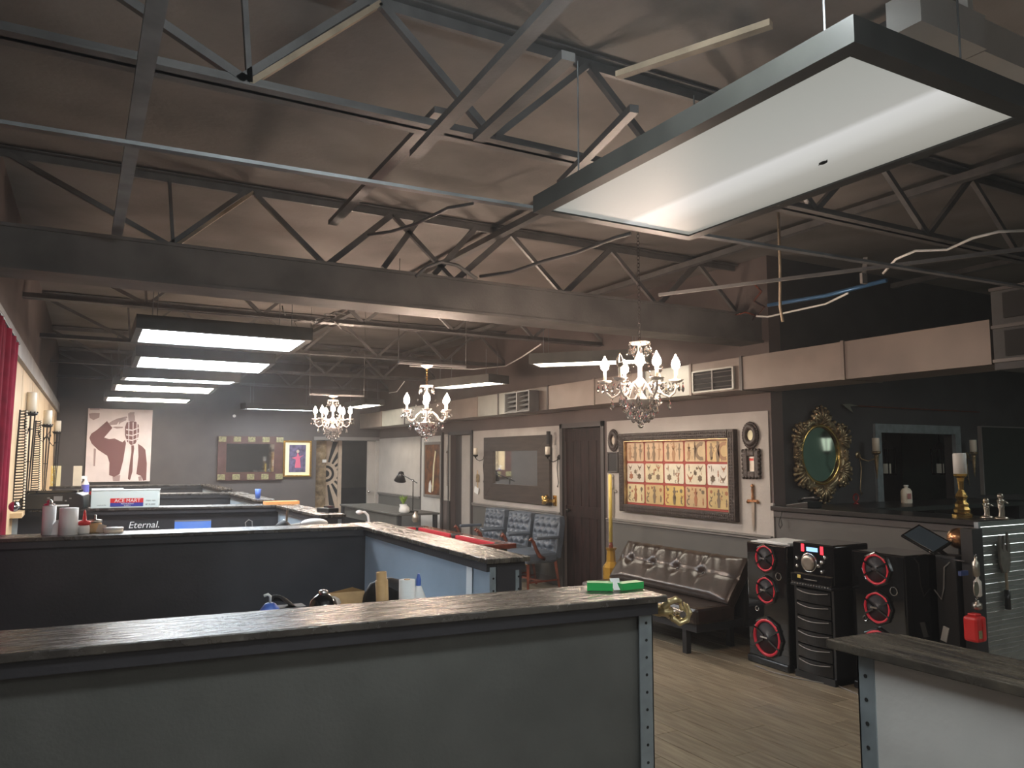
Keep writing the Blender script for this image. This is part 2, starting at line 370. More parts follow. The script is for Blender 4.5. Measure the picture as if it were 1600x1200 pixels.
# door 3: opening with pale leaf standing open
d3 = struct(obj('door_3', MB().box((XW-.02, 11.26, 0), (XW+.01, 11.32, 2.09)).box((XW-.02, 12.12, 0), (XW+.01, 12.18, 2.09)).box((XW-.02, 11.26, 2.03), (XW+.01, 12.18, 2.09)), 'trimd'))
obj('door_leaf', MB().box((XW+.09, 11.33, .01), (XW+.13, 11.86, 2.02)), 'wlight', d3)
obj('dark_jamb', MB().box((XW+.1, 11.86, .0), (XW+.16, 12.12, 2.02)), 'trimd', d3)
# door 4: light grey door with picture
d4 = struct(obj('door_4', MB().box((XW-.035, 12.46, .01), (XW-.001, 13.30, 2.03)), 'partgrey'))
obj('door_casing', MB().box((XW-.03, 12.40, 0), (XW, 12.455, 2.09)).box((XW-.03, 13.305, 0), (XW, 13.37, 2.09)), 'trimd', d4)
obj('door_knob', MB().lathe([(.012, 0), (.012, .03), (.03, .035), (.033, .05), (.02, .065), (.001, .068)], (XW-.035-.0, 13.25, 1.0), 12, axis='x'), 'chrome', d4, smooth=True)
[setattr(v, 'co', v.co) for v in ()]
# corner post between far duct and back wall
struct(obj('baseboard_back', MB().box((-.35, YB-.02, 0), (D0-.06, YB, .1)), 'trimd'))

# ================================================================== ROOF STEEL
bm_ = thing('ceiling_beam', 'deep black steel beam crossing the whole room below the roof joists', 'beam', (4, 5.15, 2.72))
obj('web_plate', MB().box((-.55, 5.17, 2.735), (RX, 5.40, 2.955)), 'beam', bm_, W=True)
obj('bottom_flange', MB().box((-.55, 5.15, 2.715), (RX, 5.45, 2.735)), 'beam', bm_, W=True)
obj('top_flange', MB().box((-.55, 5.15, 2.955), (RX, 5.42, 2.975)), 'beam', bm_, W=True)
jl = {-1.95:'third joist from the beam towards the camera, overhead and mostly out of view', .45:'black bar joist nearest the top edge of the photo',
      2.9:'black bar joist between the big dim ceiling light and the beam', 5.5:'black bar joist directly above and behind the deep beam', 7.72:'first bar joist beyond the deep beam',
      10.2:'second bar joist beyond the beam, over the second chandelier and light', 12.8:'third bar joist beyond the beam', 15.2:'farthest bar joist, close to the painting wall'}
for jy, lab in jl.items():
    J = thing('bar_joist', lab, 'joist', (0, jy, 3.0), group='roof bar joists')
    zb, zt = 3.0, 3.52
    for nm, z0, z1, z2 in (('bottom_chord', zb, zb+.008, zb+.05), ('top_chord', zt-.008, zt, zt-.055)):
        lo, hi = min(z0, z2), max(z0, z2)
        mb = MB().box((-.5, -.055, z0 if z0 < z1 else z1-.0), (RX, .055, z1)).box((-.5, -.012, lo), (RX, .012, hi))
        shift(mb, (0, 0, -3.0)); obj(nm, mb, 'steel', J)
    me_c = {}
    def web(p, q, m, wd=.032):
        mb = MB().bar((p[0]-p[0], 0, p[1]-3), (q[0]-p[0], 0, q[1]-3), wd, .03, up=(0,1,0)); obj('web_bar', mb, m, J, loc=(p[0], 0, 0))
    web((.5, zb+.03), (-.45, zt-.03), 'steel')
    web((.5, zb+.03), (.46, zt-.03), 'steel', .02)
    n = 0; x = .5
    while x < RX-1.2:
        hw = .045 if jy == 5.5 and x > 1 else .03
        web((x, zb+.03), (x+.5, zt-.03), 'tanwood' if (n == 0 and jy in (2.9, 5.5)) else 'steel', hw if n else .022)  # wood colour on the first web stands for its edge catching light
        if n == 0 and jy in (2.9, 5.5): web((x-.04, zb+.03), (x+.45, zt-.03), 'steel', .03)
        web((x+.5, zt-.03), (x+1.02, zb+.03), 'steel'); x += 1.02; n += 1
    if jy == 5.5:
        for a, b in (((599, 419), (662, 332)), ((677, 430), (767, 329))):
            A = at(*a, 'y', 5.5); B = at(*b, 'y', 5.5); web((A.x, A.z), (B.x, B.z), 'steel', .04)
# runners along the room hung beneath the joists
def runner(p, q, z, wd, lab, m='steel', h=.03, cat='metal strip', name='ceiling_runner'):
    mb = MB().bar((p[0], p[1], z), (q[0], q[1], z), wd, h)
    if name == 'chandelier_rail':
        for e in (p, q): mb.bar((e[0], e[1], z), (e[0], e[1], ROOF), .005, .005)
    o = obj(name, mb, m, W=True); return tag(o, lab, cat)
runner((.14, 1.4), (.15, 4.95), 2.94, .055, 'long black metal strip hung lengthwise near the left wall', 'strut')
runner((1.08, .9), (1.2, 3.0), 2.93, .05, 'grey metal strip hung lengthwise left of the big dim light')
runner((1.32, 2.0), (1.36, 2.72), 2.93, .05, 'short dark metal strip hung lengthwise just left of the big dim light')
A = at(965, 118, 'z', 2.93); B = at(1205, 37, 'z', 2.93)
runner((A.x, A.y), (B.x, B.y), 2.93, .03, 'bare wooden strip catching light above the big dim light', 'tanwood', .02, 'wood strip', 'wood_batten')
runner((1.36, 3.1), (1.42, 5.0), 3.2, .06, 'dark strip running back from the suspended cross rail to the beam')
runner((1.74, 2.2), (1.93, 3.0), 2.93, .035, 'short dark strip just above the left edge of the big dim light')
runner((-.5, 2.64), (5.0, 2.385), 2.615, .032, 'thin bare metal cross rail holding up the far end of big light', 'strut', .012, 'rail', 'cross_rail')
runner((3.38, 4.04), (4.3, 2.2), 2.74, .02, 'thin dark rail slanting toward the tangle of cables at right', 'steel', .02, 'rail', 'cross_rail')
for i, (x, lab) in enumerate(((2.9, 'dark purlin strip over the row of chandeliers'), (4.9, 'dark purlin strip over the sofa side'), (7.4, 'dark purlin strip over the mirror wall side'))):
    runner((x, -2), (x, 15.6), 3.44, .06, lab, name='roof_purlin', cat='purlin', h=.05)

# ================================================================== AIR DUCT along right wall
dt = thing('air_duct', 'long boxy painted sheet metal duct hung along the top of right wall', 'duct', (5.32, 9, 2.24))
cuts = [2.84, 3.95, 5.0, 5.65, 6.35, 7.25, 8.25, 9.05, 9.55, 10.2, 11.2, 12.1, 13.1, 14.3, 15.65]
for i, (a, b) in enumerate(zip(cuts, cuts[1:])):
    m = 'ductg' if i in (3, 7, 8, 11, 12) else 'duct'
    obj('duct_section', MB().box((5.1, a+.006, 2.245), (5.53, b-.006, 2.535)), m, dt, W=True)
    obj('duct_seam', MB().box((5.088, b-.014, 2.24), (5.54, b+.014, 2.542)), 'trimd' if i % 2 else 'duct', dt, W=True)
b = MB().box((5.06, 2.3, 2.16), (5.6, 2.82, 2.62))
def register(pt_tl, pt_br, lab, deep, ribs):
    c, wd, hh = rect('x', 5.1, pt_tl, pt_br)
    T = thing('air_register', lab, 'vent', (5.086, c.y, c.z), RIGHT)
    obj('frame', MB().box((-wd/2-.02, -deep, -.01), (-wd/2, 0, hh+.01)).box((wd/2, -deep, -.01), (wd/2+.02, 0, hh+.01)).box((-wd/2, -deep, hh), (wd/2, 0, hh+.015)).box((-wd/2, -deep, -.015), (wd/2, 0, 0)), 'steel' if deep > .05 else 'ductg', T)
    obj('backing', MB().box((-wd/2, -.008, 0), (wd/2, -.001, hh)), 'hole', T)
    for k in range(ribs): z = hh*(k+.5)/ribs; obj('louvre', MB().box((-wd/2, -deep*.8, z-.004), (wd/2, -.01, z+.004), Matrix.Rotation(.5, 3, 'X')), 'steel', T)
    obj('divider', MB().box((-.008, -deep, 0), (.008, -.01, hh)), 'trim', T)
register((1087, 583), (1148, 606), 'wide dark air register cut into duct right of the nearest chandelier', .02, 4)
register((805, 617), (842, 641), 'boxy black air register standing off duct above the wood framed mirror', .14, 4)
T = thing('duct_end_box', 'large dark box at the near end of the duct by the right photo edge', 'duct', (5.4, 2.5, 2.2))
obj('box', MB().box((5.05, 1.6, 2.2), (5.6, 2.8, 2.72)), 'wblack', T, W=True)
for z in (2.28, 2.52): obj('grille', MB().box((5.03, 2.0, z), (5.05, 2.72, z+.16)), 'hole', T, W=True)
for z in (2.245, 2.46, 2.70): obj('edge_strip', MB().box((5.03, 1.6, z), (5.055, 2.8, z+.02)), 'trimd', T, W=True)

# ================================================================== LIGHT FIXTURES
def fixture(c, along, lens, lab, tilt=0, w=.61, l=1.22, z=2.6, hz=.09, group=None, chains=True, cat='ceiling light', rz=0, hw=.05):
    T = thing('ceiling_light', lab, cat, (c[0], c[1], z), (0 if along == 'x' else pi/2)+rz, group=group)
    rt = Matrix.Rotation(tilt, 4, 'X')
    hx, hy = l/2, w/2
    fr = MB().box((-hx-hw, -hy-hw, .0), (hx+hw, -hy, hz)).box((-hx-hw, hy, 0), (hx+hw, hy+hw, hz)).box((-hx-hw, -hy, 0), (-hx, hy, hz)).box((hx, -hy, 0), (hx+hw, hy, hz)).box((-hx-hw, -hy-hw, hz), (hx+hw, hy+hw, hz+.015))
    obj('housing', xform(fr, rt), 'housing', T)
    obj('diffuser', xform(MB().box((-hx, -hy, .006), (hx, hy, .014)), rt), lens, T)
    if chains:
        for sx in (-1, 1):
            for sy in (-1, 1):
                p = rt@Vector((sx*(hx-.1), sy*(hy-.05), hz+.015)); obj('hanging_wire', MB().tube([p, (p.x, p.y, 3.0-z+.02)], .003, 5), 'strut', T)
    return T
# big dim fixture near the camera: one tube lit behind the diffuser
m = bpy.data.materials.new('dim_diffuser'); m.use_nodes = True; nt = m.node_tree; b = nt.nodes['Principled BSDF']
b.inputs['Base Color'].default_value = (.15, .15, .15, 1); b.inputs['Roughness'].default_value = .45
tc = nt.nodes.new('ShaderNodeTexCoord'); sp = nt.nodes.new('ShaderNodeSeparateXYZ'); cr = nt.nodes.new('ShaderNodeValToRGB'); mr = nt.nodes.new('ShaderNodeMapRange')
nt.links.new(tc.outputs['Object'], sp.inputs[0]); nt.links.new(sp.outputs['Y'], mr.inputs[0]); mr.inputs[1].default_value = -.305; mr.inputs[2].default_value = .305
nt.links.new(mr.outputs[0], cr.inputs[0]); e = cr.color_ramp.elements
e[0].position = 0; e[0].color = (.46, .45, .40, 1); e[1].position = 1; e[1].color = (.50, .51, .47, 1)
for p, c in ((.2, (.58, .57, .52)), (.34, (.86, .86, .82)), (.47, (.98, .98, .96)), (.52, (.62, .62, .58)), (.8, (.55, .56, .52))):
    q = e.new(p); q.color = (*c, 1)
nt.links.new(cr.outputs[0], b.inputs['Emission Color']); b.inputs['Emission Strength'].default_value = L_BIG; MATS['dim_diffuser'] = m
big = fixture((1.725, 1.65), 'y', 'dim_diffuser', 'large dim ceiling light with a dead bug on its lens, nearest the camera', z=2.505, hz=.045, chains=True, l=1.21, w=.63, hw=.045)
obj('dead_bug', MB().ball((0, 0, 0), .009, 8, 5, (1.8, .8, .5)).tube([(-.012, 0, 0), (-.02, .008, 0)], .0015, 4).tube([(.01, 0, 0), (.02, -.006, 0)], .0015, 4), 'hole', big, loc=(-.16, -.145, .003))
G = 'ceiling lights over the booths'
for c, z, t, lens, lab in (
    ((1.01, 6.72), 2.60, -.045, 'tubeon', 'bright white booth ceiling light nearest the beam, frontmost of the left row'),
    ((1.12, 8.60), 2.60, -.075, 'tubeon', 'very bright second booth ceiling light of the left row'),
    ((1.10, 10.5), 2.60, .03, 'tubeon', 'third booth ceiling light of the left row, seen as a thin strip'),
    ((1.05, 11.9), 2.60, -.06, 'tubewarm', 'fourth booth ceiling light of the left row, warmer glow'),
    ((1.02, 14.3), 2.60, -.04, 'tubewarm', 'last booth ceiling light of the left row, right above the suit painting')):
    fixture(c, 'x', lens, lab, t, z=z, group=G, w=.56)
for c, rzz, lab in (((4.45, 6.40), .75, 'warm white ceiling light beside the nearest chandelier'), ((4.46, 9.2), .28, 'warm white ceiling light right of the middle chandelier'), ((4.6, 13.9), .02, 'warm white ceiling light right of the farthest chandelier')):
    fixture(c, 'y', 'tuberight', lab, 0, z=2.585, group='ceiling lights near the duct', w=.30, l=1.1, hw=.03, rz=rzz)
fixture((3.25, 14.6), 'x', 'tubeon', 'ceiling light seen edge-on as a thin line above the patchwork mirror', .04, z=2.52, w=.4)
# unseen fixtures added behind the camera to fill the near surfaces
for i, c in enumerate(((.9, -1.3), (3.6, -1.0), (.9, -3.0), (6.6, -.6), (7.4, 2.2))):
    fixture(c, 'x', 'tuberear', ['unseen ceiling light behind the camera at left', 'unseen ceiling light behind the camera at right', 'unseen ceiling light far behind the camera', 'unseen ceiling light at the far right behind camera', 'unseen ceiling light over the counter area beyond right edge'][i], z=2.75, group=None)

T = thing('tube_light', 'bare twin tube strip light overhead, above the top edge of the photo', 'ceiling light', (.75, 1.02, 2.78), .1)
obj('housing', MB().box((-.62, -.03, .03), (.62, .03, .08)), 'housing', T)
for sy in (-1, 1):
    obj('tube', MB().tube([(-.6, sy*.07, 0), (.6, sy*.07, 0)], .019, 10), mat('lit_tube', (.9, 1, 1), .5, emi=L_TUBE, ecol=(.90, .98, 1)), T); obj('tube_holder', MB().box((-.62, sy*.07-.015, -.02), (-.60, sy*.07+.015, .05)).box((.60, sy*.07-.015, -.02), (.62, sy*.07+.015, .05)), 'white', T)
for sx in (-.5, .5): obj('hanging_wire', MB().tube([(sx, 0, .08), (sx, 0, ROOF-2.78)], .003, 5), 'strut', T)
# pale metal box above the big light
tag(obj('ceiling_box', MB().box((1.90, 1.19, 2.80), (2.2, 1.29, 2.9)).box((2.205, 1.2, 2.80), (2.52, 1.30, 2.9)).box((2.19, 1.23, 2.9), (2.215, 1.26, 3.53)), 'partgrey', W=True), 'pale grey sheet metal box above the near corner of big light', 'duct box')
# ================================================================== CHANDELIERS
drop_me = None
def crystal_mesh():
    mb = MB().lathe([(.0005, 0), (.006, .006), (.010, .016), (.008, .028), (.003, .042), (.0006, .05)], n=6)
    mb.ball((0, 0, .056), .0055, 6, 4)
    me = bpy.data.meshes.new('crystal_drop'); me.from_pydata([tuple(v) for v in mb.v], [], mb.f); me.materials.append(M['crystal']); return me
def chandelier(loc, s, top, lab, off=()):
    global drop_me
    if drop_me is None: drop_me = crystal_mesh()
    T = thing('chandelier', lab, 'chandelier', loc, random.random(), group='crystal chandeliers')
    def cd(x, y, z, k=1.0, par=T):
        o = link('crystal_drop', drop_me, par, (x*s, y*s, z*s)); o.scale = (k*s, k*s, k*s); return o
    S = lambda prof: [(r*s, z*s) for r, z in prof]
    obj('stem', MB().lathe(S([(.012, .10), (.03, .12), (.035, .15), (.014, .18), (.03, .21), (.036, .24), (.012, .27), (.012, .33), (.028, .35), (.030, .38), (.012, .42), (.012, .46)]), n=12), 'frost', T, smooth=True)
    obj('top_crown', MB().lathe(S([(.015, .455), (.045, .46), (.062, .475), (.052, .465), (.015, .462)]), n=16), 'frost', T, smooth=True)
    obj('lower_bowl', MB().lathe(S([(.01, .095), (.05, .105), (.085, .13), (.09, .14), (.05, .125), (.012, .12)]), n=18), 'frost', T, smooth=True)
    obj('finial_ball', MB().ball((0, 0, -.012*s), .018*s, 12, 8), 'crystal', T, smooth=True)
    obj('finial_wire', MB().tube([(0, 0, .03*s), (0, 0, .1*s)], .002*s, 4), 'silver', T)
    for k in range(6):
        a = k*pi/3; ca, sa = cos(a), sin(a)
        pts = [(.02, .20), (.06, .235), (.10, .205), (.13, .165), (.165, .15), (.195, .175), (.205, .21), (.205, .235)]
        arm = obj('arm', MB().tube([(r*ca*s, r*sa*s, z*s) for r, z in pts], [.007*s]*8, 7), 'frost', T, smooth=True)
        c = Vector((.205*ca*s, .205*sa*s, 0))
        obj('drip_dish', MB().lathe(S([(.01, .232), (.03, .236), (.045, .250), (.038, .246), (.01, .242)]), c, 14), 'frost', arm, smooth=True)
        obj('candle_sleeve', MB().lathe(S([(.009, .242), (.0105, .245), (.010, .305), (.008, .31)]), c, 10), 'wax', arm, smooth=True)
        obj('bulb', MB().lathe(S([(.006, .308), (.022, .322), (.026, .340), (.018, .365), (.006, .385), (.001, .398)]), c, 10), 'bulboff' if k in off else 'bulb', arm, smooth=True)
        for j in range(4):
            b = a+j*pi/2+.4; cd(.205*ca+.042*cos(b), .205*sa+.042*sin(b), .178, .95)
        cd(.165*ca, .165*sa, .075, 1.2); cd(.165*ca, .165*sa, .02+.055, .8)
    for n, r, z, kk in ((12, .092, .055, 1.3), (10, .07, .02, 1.4), (7, .045, .0, 1.5), (9, .115, .10, 1.3), (10, .06, .40, 1.1)):
        for k in range(n): a = 2*pi*k/n+r; cd(r*cos(a), r*sin(a), z, kk)
    bd = MB()
    for k in range(6):
        a = k*pi/3
        for t in range(1, 8):
            u = t/8; r = .055+.15*u; z = .47-.235*u-.10*sin(pi*u); bd.ball((r*cos(a)*s, r*sin(a)*s, z*s), .006*s, 6, 4)
            a2 = a+pi/3*u; rr = .2*(1-.14*sin(pi*u)); bd.ball((rr*cos(a2)*s, rr*sin(a2)*s, (.23-.06*sin(pi*u))*s), .006*s, 6, 4)
    o = obj('bead_strings', bd, 'crystal', T); o['kind'] = 'stuff'
    ch = MB(); z = .46*s
    obj('hook', MB().torus((0, 0, .475*s), .012*s, .003*s, 12, 5), 'gold', T)
    H = top-loc[2]; i = 0; z = .49*s
    while z < H-.03:
        ch.torus((0, 0, z), .010, .0025 if top < 3 else .0015, 8, 4, ax='y' if i % 2 else 'x', sz=1.5); z += .024; i += 1
    far = top < 3; obj('chain', ch, 'gold' if far else 'iron', T); obj('canopy', MB().lathe([(.01, H-.03), (.05, H-.012), (.06, H), (.01, H)], n=16), 'white' if far else 'steel', T)
    return T
chandelier((3.09, 3.89, 1.865), 1.08, ROOF, 'nearest crystal chandelier, largest in view, hung before the flash art wall', off=(0, 3))
chandelier((2.89, 6.86, 1.835), 1.05, 2.525, 'middle crystal chandelier hung over the pool table')
chandelier((2.80, 9.66, 1.875), 1.05, 2.425, 'farthest crystal chandelier, left of the doorway in the back wall')
for c in [o for o in bpy.data.objects if o.name.startswith('chandelier')][1:]:
    pass
runner((2.6, 6.86), (3.3, 6.86), 2.535, .03, 'thin rail carrying the canopy of the middle chandelier', 'steel', .02, 'rail', 'chandelier_rail')
runner((2.5, 9.66), (3.2, 9.66), 2.435, .03, 'thin rail carrying the canopy of the farthest chandelier', 'steel', .02, 'rail', 'chandelier_rail')

# ================================================================== BOOTH PARTITIONS
LZ = 1.20
def slot_post(T, c, wd, face, z1=LZ-.04, dots=True):      # galvanised slotted angle with holes; face: 'y' or 'x'
    p = Vector(c)
    if face == 'y': mb = MB().box((p.x-wd/2, p.y-.004, 0), (p.x+wd/2, p.y, z1)).box((p.x+wd/2-.004, p.y-.004, 0), (p.x+wd/2, p.y+.04, z1))
    else: mb = MB().box((p.x-.004, p.y-wd/2, 0), (p.x, p.y+wd/2, z1)).box((p.x-.004, p.y+wd/2-.004, 0), (p.x+.04, p.y+wd/2, z1))
    o = obj('slotted_angle', mb, 'galv', T, W=True)
    h = MB(); z = z1-.05
    while z > .1:
        if face == 'y': h.lathe([(.005, -.001), (.005, 0)], (p.x, p.y-.0045, z), 8, axis='y')
        else: h.lathe([(.005, -.001), (.005, 0)], (p.x-.0045, p.y, z), 8, axis='x')
        z -= .055
    q = obj('bolt_holes', h, 'hole', o, W=True); q['kind'] = 'stuff'
def run(T, a, b, wd, th, mface, mledge, over=.05, face_off=.05, mback=None, end0=0, end1=.03):
    """wall under a ledge from a to b (front/left edge line), wd = ledge width"""
    a = Vector((*a, 0)); b = Vector((*b, 0)); d = (b-a).normalized(); n = Vector((-d.y, d.x, 0))
    def box(p, q, o0, o1, z0, z1):
        vs = [p+n*o0, q+n*o0, q+n*o1, p+n*o1]; return MB().add([v+Vector((0,0,z0)) for v in vs]+[v+Vector((0,0,z1)) for v in vs], [(3,2,1,0),(4,5,6,7),(0,1,5,4),(1,2,6,5),(2,3,7,6),(3,0,4,7)])
    obj('ledge', box(a, b, 0, wd, LZ-.022, LZ), mledge, T, W=True, bev=.003)
    obj('ledge_underboard', box(a, b-d*.03, .012, wd-.012, LZ-.06, LZ-.022), 'partblk', T, W=True)
    obj('front_panel', box(a, b-d*end1, face_off, face_off+.012, 0, LZ-.06), mface, T, W=True)
    obj('core', box(a, b-d*(end1+.004), face_off+.012, wd-face_off-.012, 0, LZ-.06), 'partblk', T, W=True)
    obj('back_panel', box(a, b-d*end1, wd-face_off-.012, wd-face_off, 0, LZ-.06), mback or mface, T, W=True)
fixture((5.0, 16.9), 'x', 'tuberear', 'unseen ceiling light added to brighten the back room behind the doorway', z=2.6, w=.2, l=.6, chains=False)  # added lamp, out of sight, lifts the dark room beyond the doorway
GP = 'booth partitions'
T = thing('booth_partition', 'charcoal booth partition nearest the camera with glossy ledge and green box on it', 'partition', (.6, 2.2, 0), group=GP)
run(T, (-.52, 2.215), (1.72, 2.04), .29, .12, 'part', 'ledge', end1=.04)
slot_post(T, (1.66, 2.083, 0), .055, 'y')
led = thing('booth_fill_lamp', 'unseen cool white fill lamp added low inside the second booth, behind the nearest partition', 'lamp', (.55, 3.9, 0), -.1)  # lamp added out of sight to brighten the blue-grey side panel
obj('pole', MB().tube([(0, 0, 0), (0, 0, .6)], .012, 8), 'steel', led); obj('foot', MB().lathe([(.14, 0), (.14, .02), (.02, .03)], n=18), 'steel', led)
obj('lamp_housing', MB().box((-.03, -.25, .45), (0, .25, .75)), 'housing', led); obj('lit_panel', MB().box((0, -.24, .46), (.006, .24, .74)), mat('cool_led', (.7, .85, 1), .5, emi=13, ecol=(.66, .84, 1)), led)
obj('wood_strip', MB().box((1.70, 2.13, .92), (1.715, 2.16, 1.1)), 'tanwood', T, W=True)
def lpart(lab, a, b, c0, c1, wd, wd2, loc):
    T = thing('booth_partition', lab, 'partition', loc, group=GP)
    run(T, a, b, wd, .12, 'partblk', 'ledge', end1=0)
    # side wall toward the camera: c0 far corner, c1 near end (inner edge line); runs from near to far so that the inner face looks left
    A = Vector((*c1, 0)); B = Vector((*c0, 0)); d = (B-A).normalized(); n = Vector((d.y, -d.x, 0))
    def box(p, q, o0, o1, z0, z1):
        vs = [p+n*o0, q+n*o0, q+n*o1, p+n*o1]; return MB().add([v+Vector((0,0,z0)) for v in vs]+[v+Vector((0,0,z1)) for v in vs], [(3,2,1,0),(4,5,6,7),(0,1,5,4),(1,2,6,5),(2,3,7,6),(3,0,4,7)])
    obj('side_ledge', box(A, B+d*(wd-.0), 0, wd2, LZ-.021, LZ+.001), 'ledgey', T, W=True, bev=.003)
    obj('side_underboard', box(A+d*.03, B, .012, wd2-.012, LZ-.06, LZ-.022), 'partblk', T, W=True)
    obj('side_panel', box(A+d*.03, B, .03, .042, 0, LZ-.06), 'partblue', T, W=True)
    obj('side_core', box(A+d*.034, B, .042, wd2-.042, 0, LZ-.06), 'partblk', T, W=True)
    obj('side_panel', box(A+d*.03, B, wd2-.042, wd2-.03, 0, LZ-.06), 'partblk', T, W=True)
    P = A+d*.03
    slot_post(T, (P.x+n.x*.045, P.y, 0), .035, 'y'); slot_post(T, (P.x+n.x*(wd2-.045), P.y, 0), .03, 'y')
    return T
P2 = lpart('black L-shaped booth partition with blue-grey inner side, second from the camera', (-.5, 5.245), (1.86, 5.0), (1.67, 5.05), (1.615, 3.13), .27, .22, (.6, 5.1, 0))
lpart('black L-shaped booth partition holding the printer and the long white box', (-.48, 8.05), (1.86, 7.62), (1.68, 7.65), (1.69, 6.15), .27, .22, (.6, 7.8, 0))
lpart('L-shaped booth partition fourth from the camera, behind the long white box', (-.43, 11.0), (1.93, 10.6), (1.73, 10.6), (1.71, 8.6), .26, .2, (.6, 10.8, 0))
lpart('farthest L-shaped booth partition, below the suit painting', (-.36, 14.25), (2.05, 14.05), (1.86, 14.1), (1.85, 12.0), .26, .18, (.6, 14.2, 0))
T = thing('booth_partition', 'light grey booth partition at the bottom right with dark worn ledge', 'partition', (1.75, 0, 0), group=GP)
mb = MB().add([(1.645, -1.5, LZ-.022), (1.87, -1.5, LZ-.022), (1.87, 1.30, LZ-.022), (1.84, 1.355, LZ-.022), (1.655, 1.365, LZ-.022), (1.645, -1.5, LZ), (1.87, -1.5, LZ), (1.87, 1.30, LZ), (1.84, 1.355, LZ), (1.655, 1.365, LZ)],
   [(4,3,2,1,0), (5,6,7,8,9), (0,1,6,5), (1,2,7,6), (2,3,8,7), (3,4,9,8), (4,0,5,9)])
obj('ledge', mb, 'ledgey', T, W=True, bev=.003)
obj('front_panel', MB().box((1.685, -1.5, 0), (1.70, 1.27, LZ-.022)), 'partgrey', T, W=True)
obj('core', MB().box((1.70, -1.5, 0), (1.82, 1.285, LZ-.022)), 'part', T, W=True)
slot_post(T, (1.685, 1.275, 0), .045, 'x', LZ-.022)

# ================================================================== THINGS ON THE LEDGES
def lathe_thing(name, lab, cat, loc, parts, rz=0, group=None):
    T = thing(name, lab, cat, loc, rz, group)
    for nm, prof, m in parts: obj(nm, MB().lathe(prof, n=20), m, T, smooth=True)
    return T
# green box (propped open card box)
g = at(960, 921, 'z', LZ); T = thing('green_card_box', 'open bright green card box lying on the nearest ledge', 'box', (g.x, g.y, LZ), -.25)
obj('box_half', MB().box((-.095, -.022, .001), (-.008, .026, .027), Matrix.Rotation(-.38, 3, 'Z')), 'green', T)
obj('box_half', MB().box((.006, -.025, .001), (.100, .018, .024), Matrix.Rotation(.28, 3, 'Z')), 'green', T)
obj('paper_insert', MB().add([(-.012, -.026, .002), (.012, -.026, .002), (.018, .0, .038), (-.018, .0, .038), (-.01, .01, .036), (.01, .01, .036)], [(0,1,2,3), (3,2,5,4)]), 'white', T)
# gold hand sculpture on the end of the nearest partition
def hand_mesh(scale, fingers, thumb, palm):
    mb = MB()
    mb.ball((0, 0, 0), palm[0], 14, 10, (palm[1], palm[2], palm[3]))
    mb.tube([(-palm[0]*1.9, 0, -.0), (-palm[0]*1.2, 0, 0), (-palm[0]*.4, 0, 0)], [palm[0]*.55, palm[0]*.6, palm[0]*.75], 12)
    for pts, r in fingers+[thumb]:
        mb.tube(pts, [r*1.15, r*1.1, r*.98, r*.9, r*.55][:len(pts)], 10)
        mb.ball(pts[-1], r*.62, 10, 6)
        for q in pts[1:-1]: mb.ball(q, r*1.1, 10, 6)
    mb.v = [v*scale for v in mb.v]; return mb
def hand(name, lab, loc, rot, scale, fingers, thumb, palm, m, cat='hand sculpture', vox=.0025):
    T = thing(name, lab, cat, loc); T.rotation_euler = rot
    o = obj('hand', hand_mesh(scale, fingers, thumb, palm), m, T, smooth=True)
    r = o.modifiers.new('r', 'REMESH'); r.mode = 'VOXEL'; r.voxel_size = vox; r.use_smooth_shade = True
    s = o.modifiers.new('s', 'SMOOTH'); s.iterations = 3; s.factor = .5
    return T
# local: x along the forearm outwards to the fingers, z up, fingers curl round a vertical rod
fing = []
for i, (L, yy) in enumerate(((.92, -.030), (1.0, -.010), (.96, .011), (.80, .030))):
    fing.append(([(.020, yy, -.016), (.020+.030*L, yy*1.05, -.032), (.020+.056*L, yy*1.1, -.020), (.020+.064*L, yy*1.1, .006), (.020+.054*L, yy*1.08, .028)], .0088))
thumb = ([(-.010, -.022, .014), (.006, -.030, .034), (.030, -.026, .044), (.048, -.020, .038)], .0108)
T = hand('gold_hand', 'pale gold sculpted hand with open curled fingers mounted on the nearest partition end', (1.762, 2.11, 1.135), (0, .1, -.42), 1.0, fing, thumb, (.030, 1.15, 1.25, .62), 'goldp')
obj('held_rod', MB().tube([(.052, -.045, .0), (.046, .04, -.004)], .011, 12), 'chrome', T)
obj('mount_plate', MB().box((-.066, -.03, -.03), (-.055, .03, .03)), 'goldp', T)
# booth 1 worktop and its clutter
wt = thing('worktop', 'black worktop behind the nearest booth partition, mostly hidden', 'table', (.6, 2.85, 0))
obj('table_top', MB().box((-.3, 2.55, .86), (1.5, 3.15, .90)), 'blackm', wt, W=True)
for x in (-.25, 1.45):
    for y in (2.6, 3.1): obj('leg', MB().box((x-.02, y-.02, 0), (x+.02, y+.02, .86)), 'steel', wt, W=True)
def onw(px, py, y, z=.90): p = at(px, py, 'y', y); return Vector((p.x, y, z))
p = onw(603, 900, 2.9); T = thing('cardboard_tube', 'brown cardboard tube standing upright behind the nearest ledge', 'tube', p, 0, ry=-.06)
obj('outer_tube', MB().lathe([(.021, 0), (.024, 0), (.024, .285), (.021, .285), (.021, .0)], n=20), 'kraft', T, smooth=True)
obj('inner_tube', MB().lathe([(.015, .0), (.020, .0), (.020, .315), (.016, .315), (.016, .0)], n=20), 'kraft', T, smooth=True)
p = onw(636, 900, 2.9); T = thing('paper_towel_roll', 'white paper towel roll behind the nearest ledge, beside the brown tube', 'paper roll', p)
obj('paper', MB().lathe([(.012, 0), (.031, 0), (.031, .278), (.012, .278)], n=24), 'paper', T, smooth=True); obj('core_tube', MB().lathe([(.009, -.0), (.012, 0), (.012, .28), (.009, .28)], n=14), 'kraft', T)
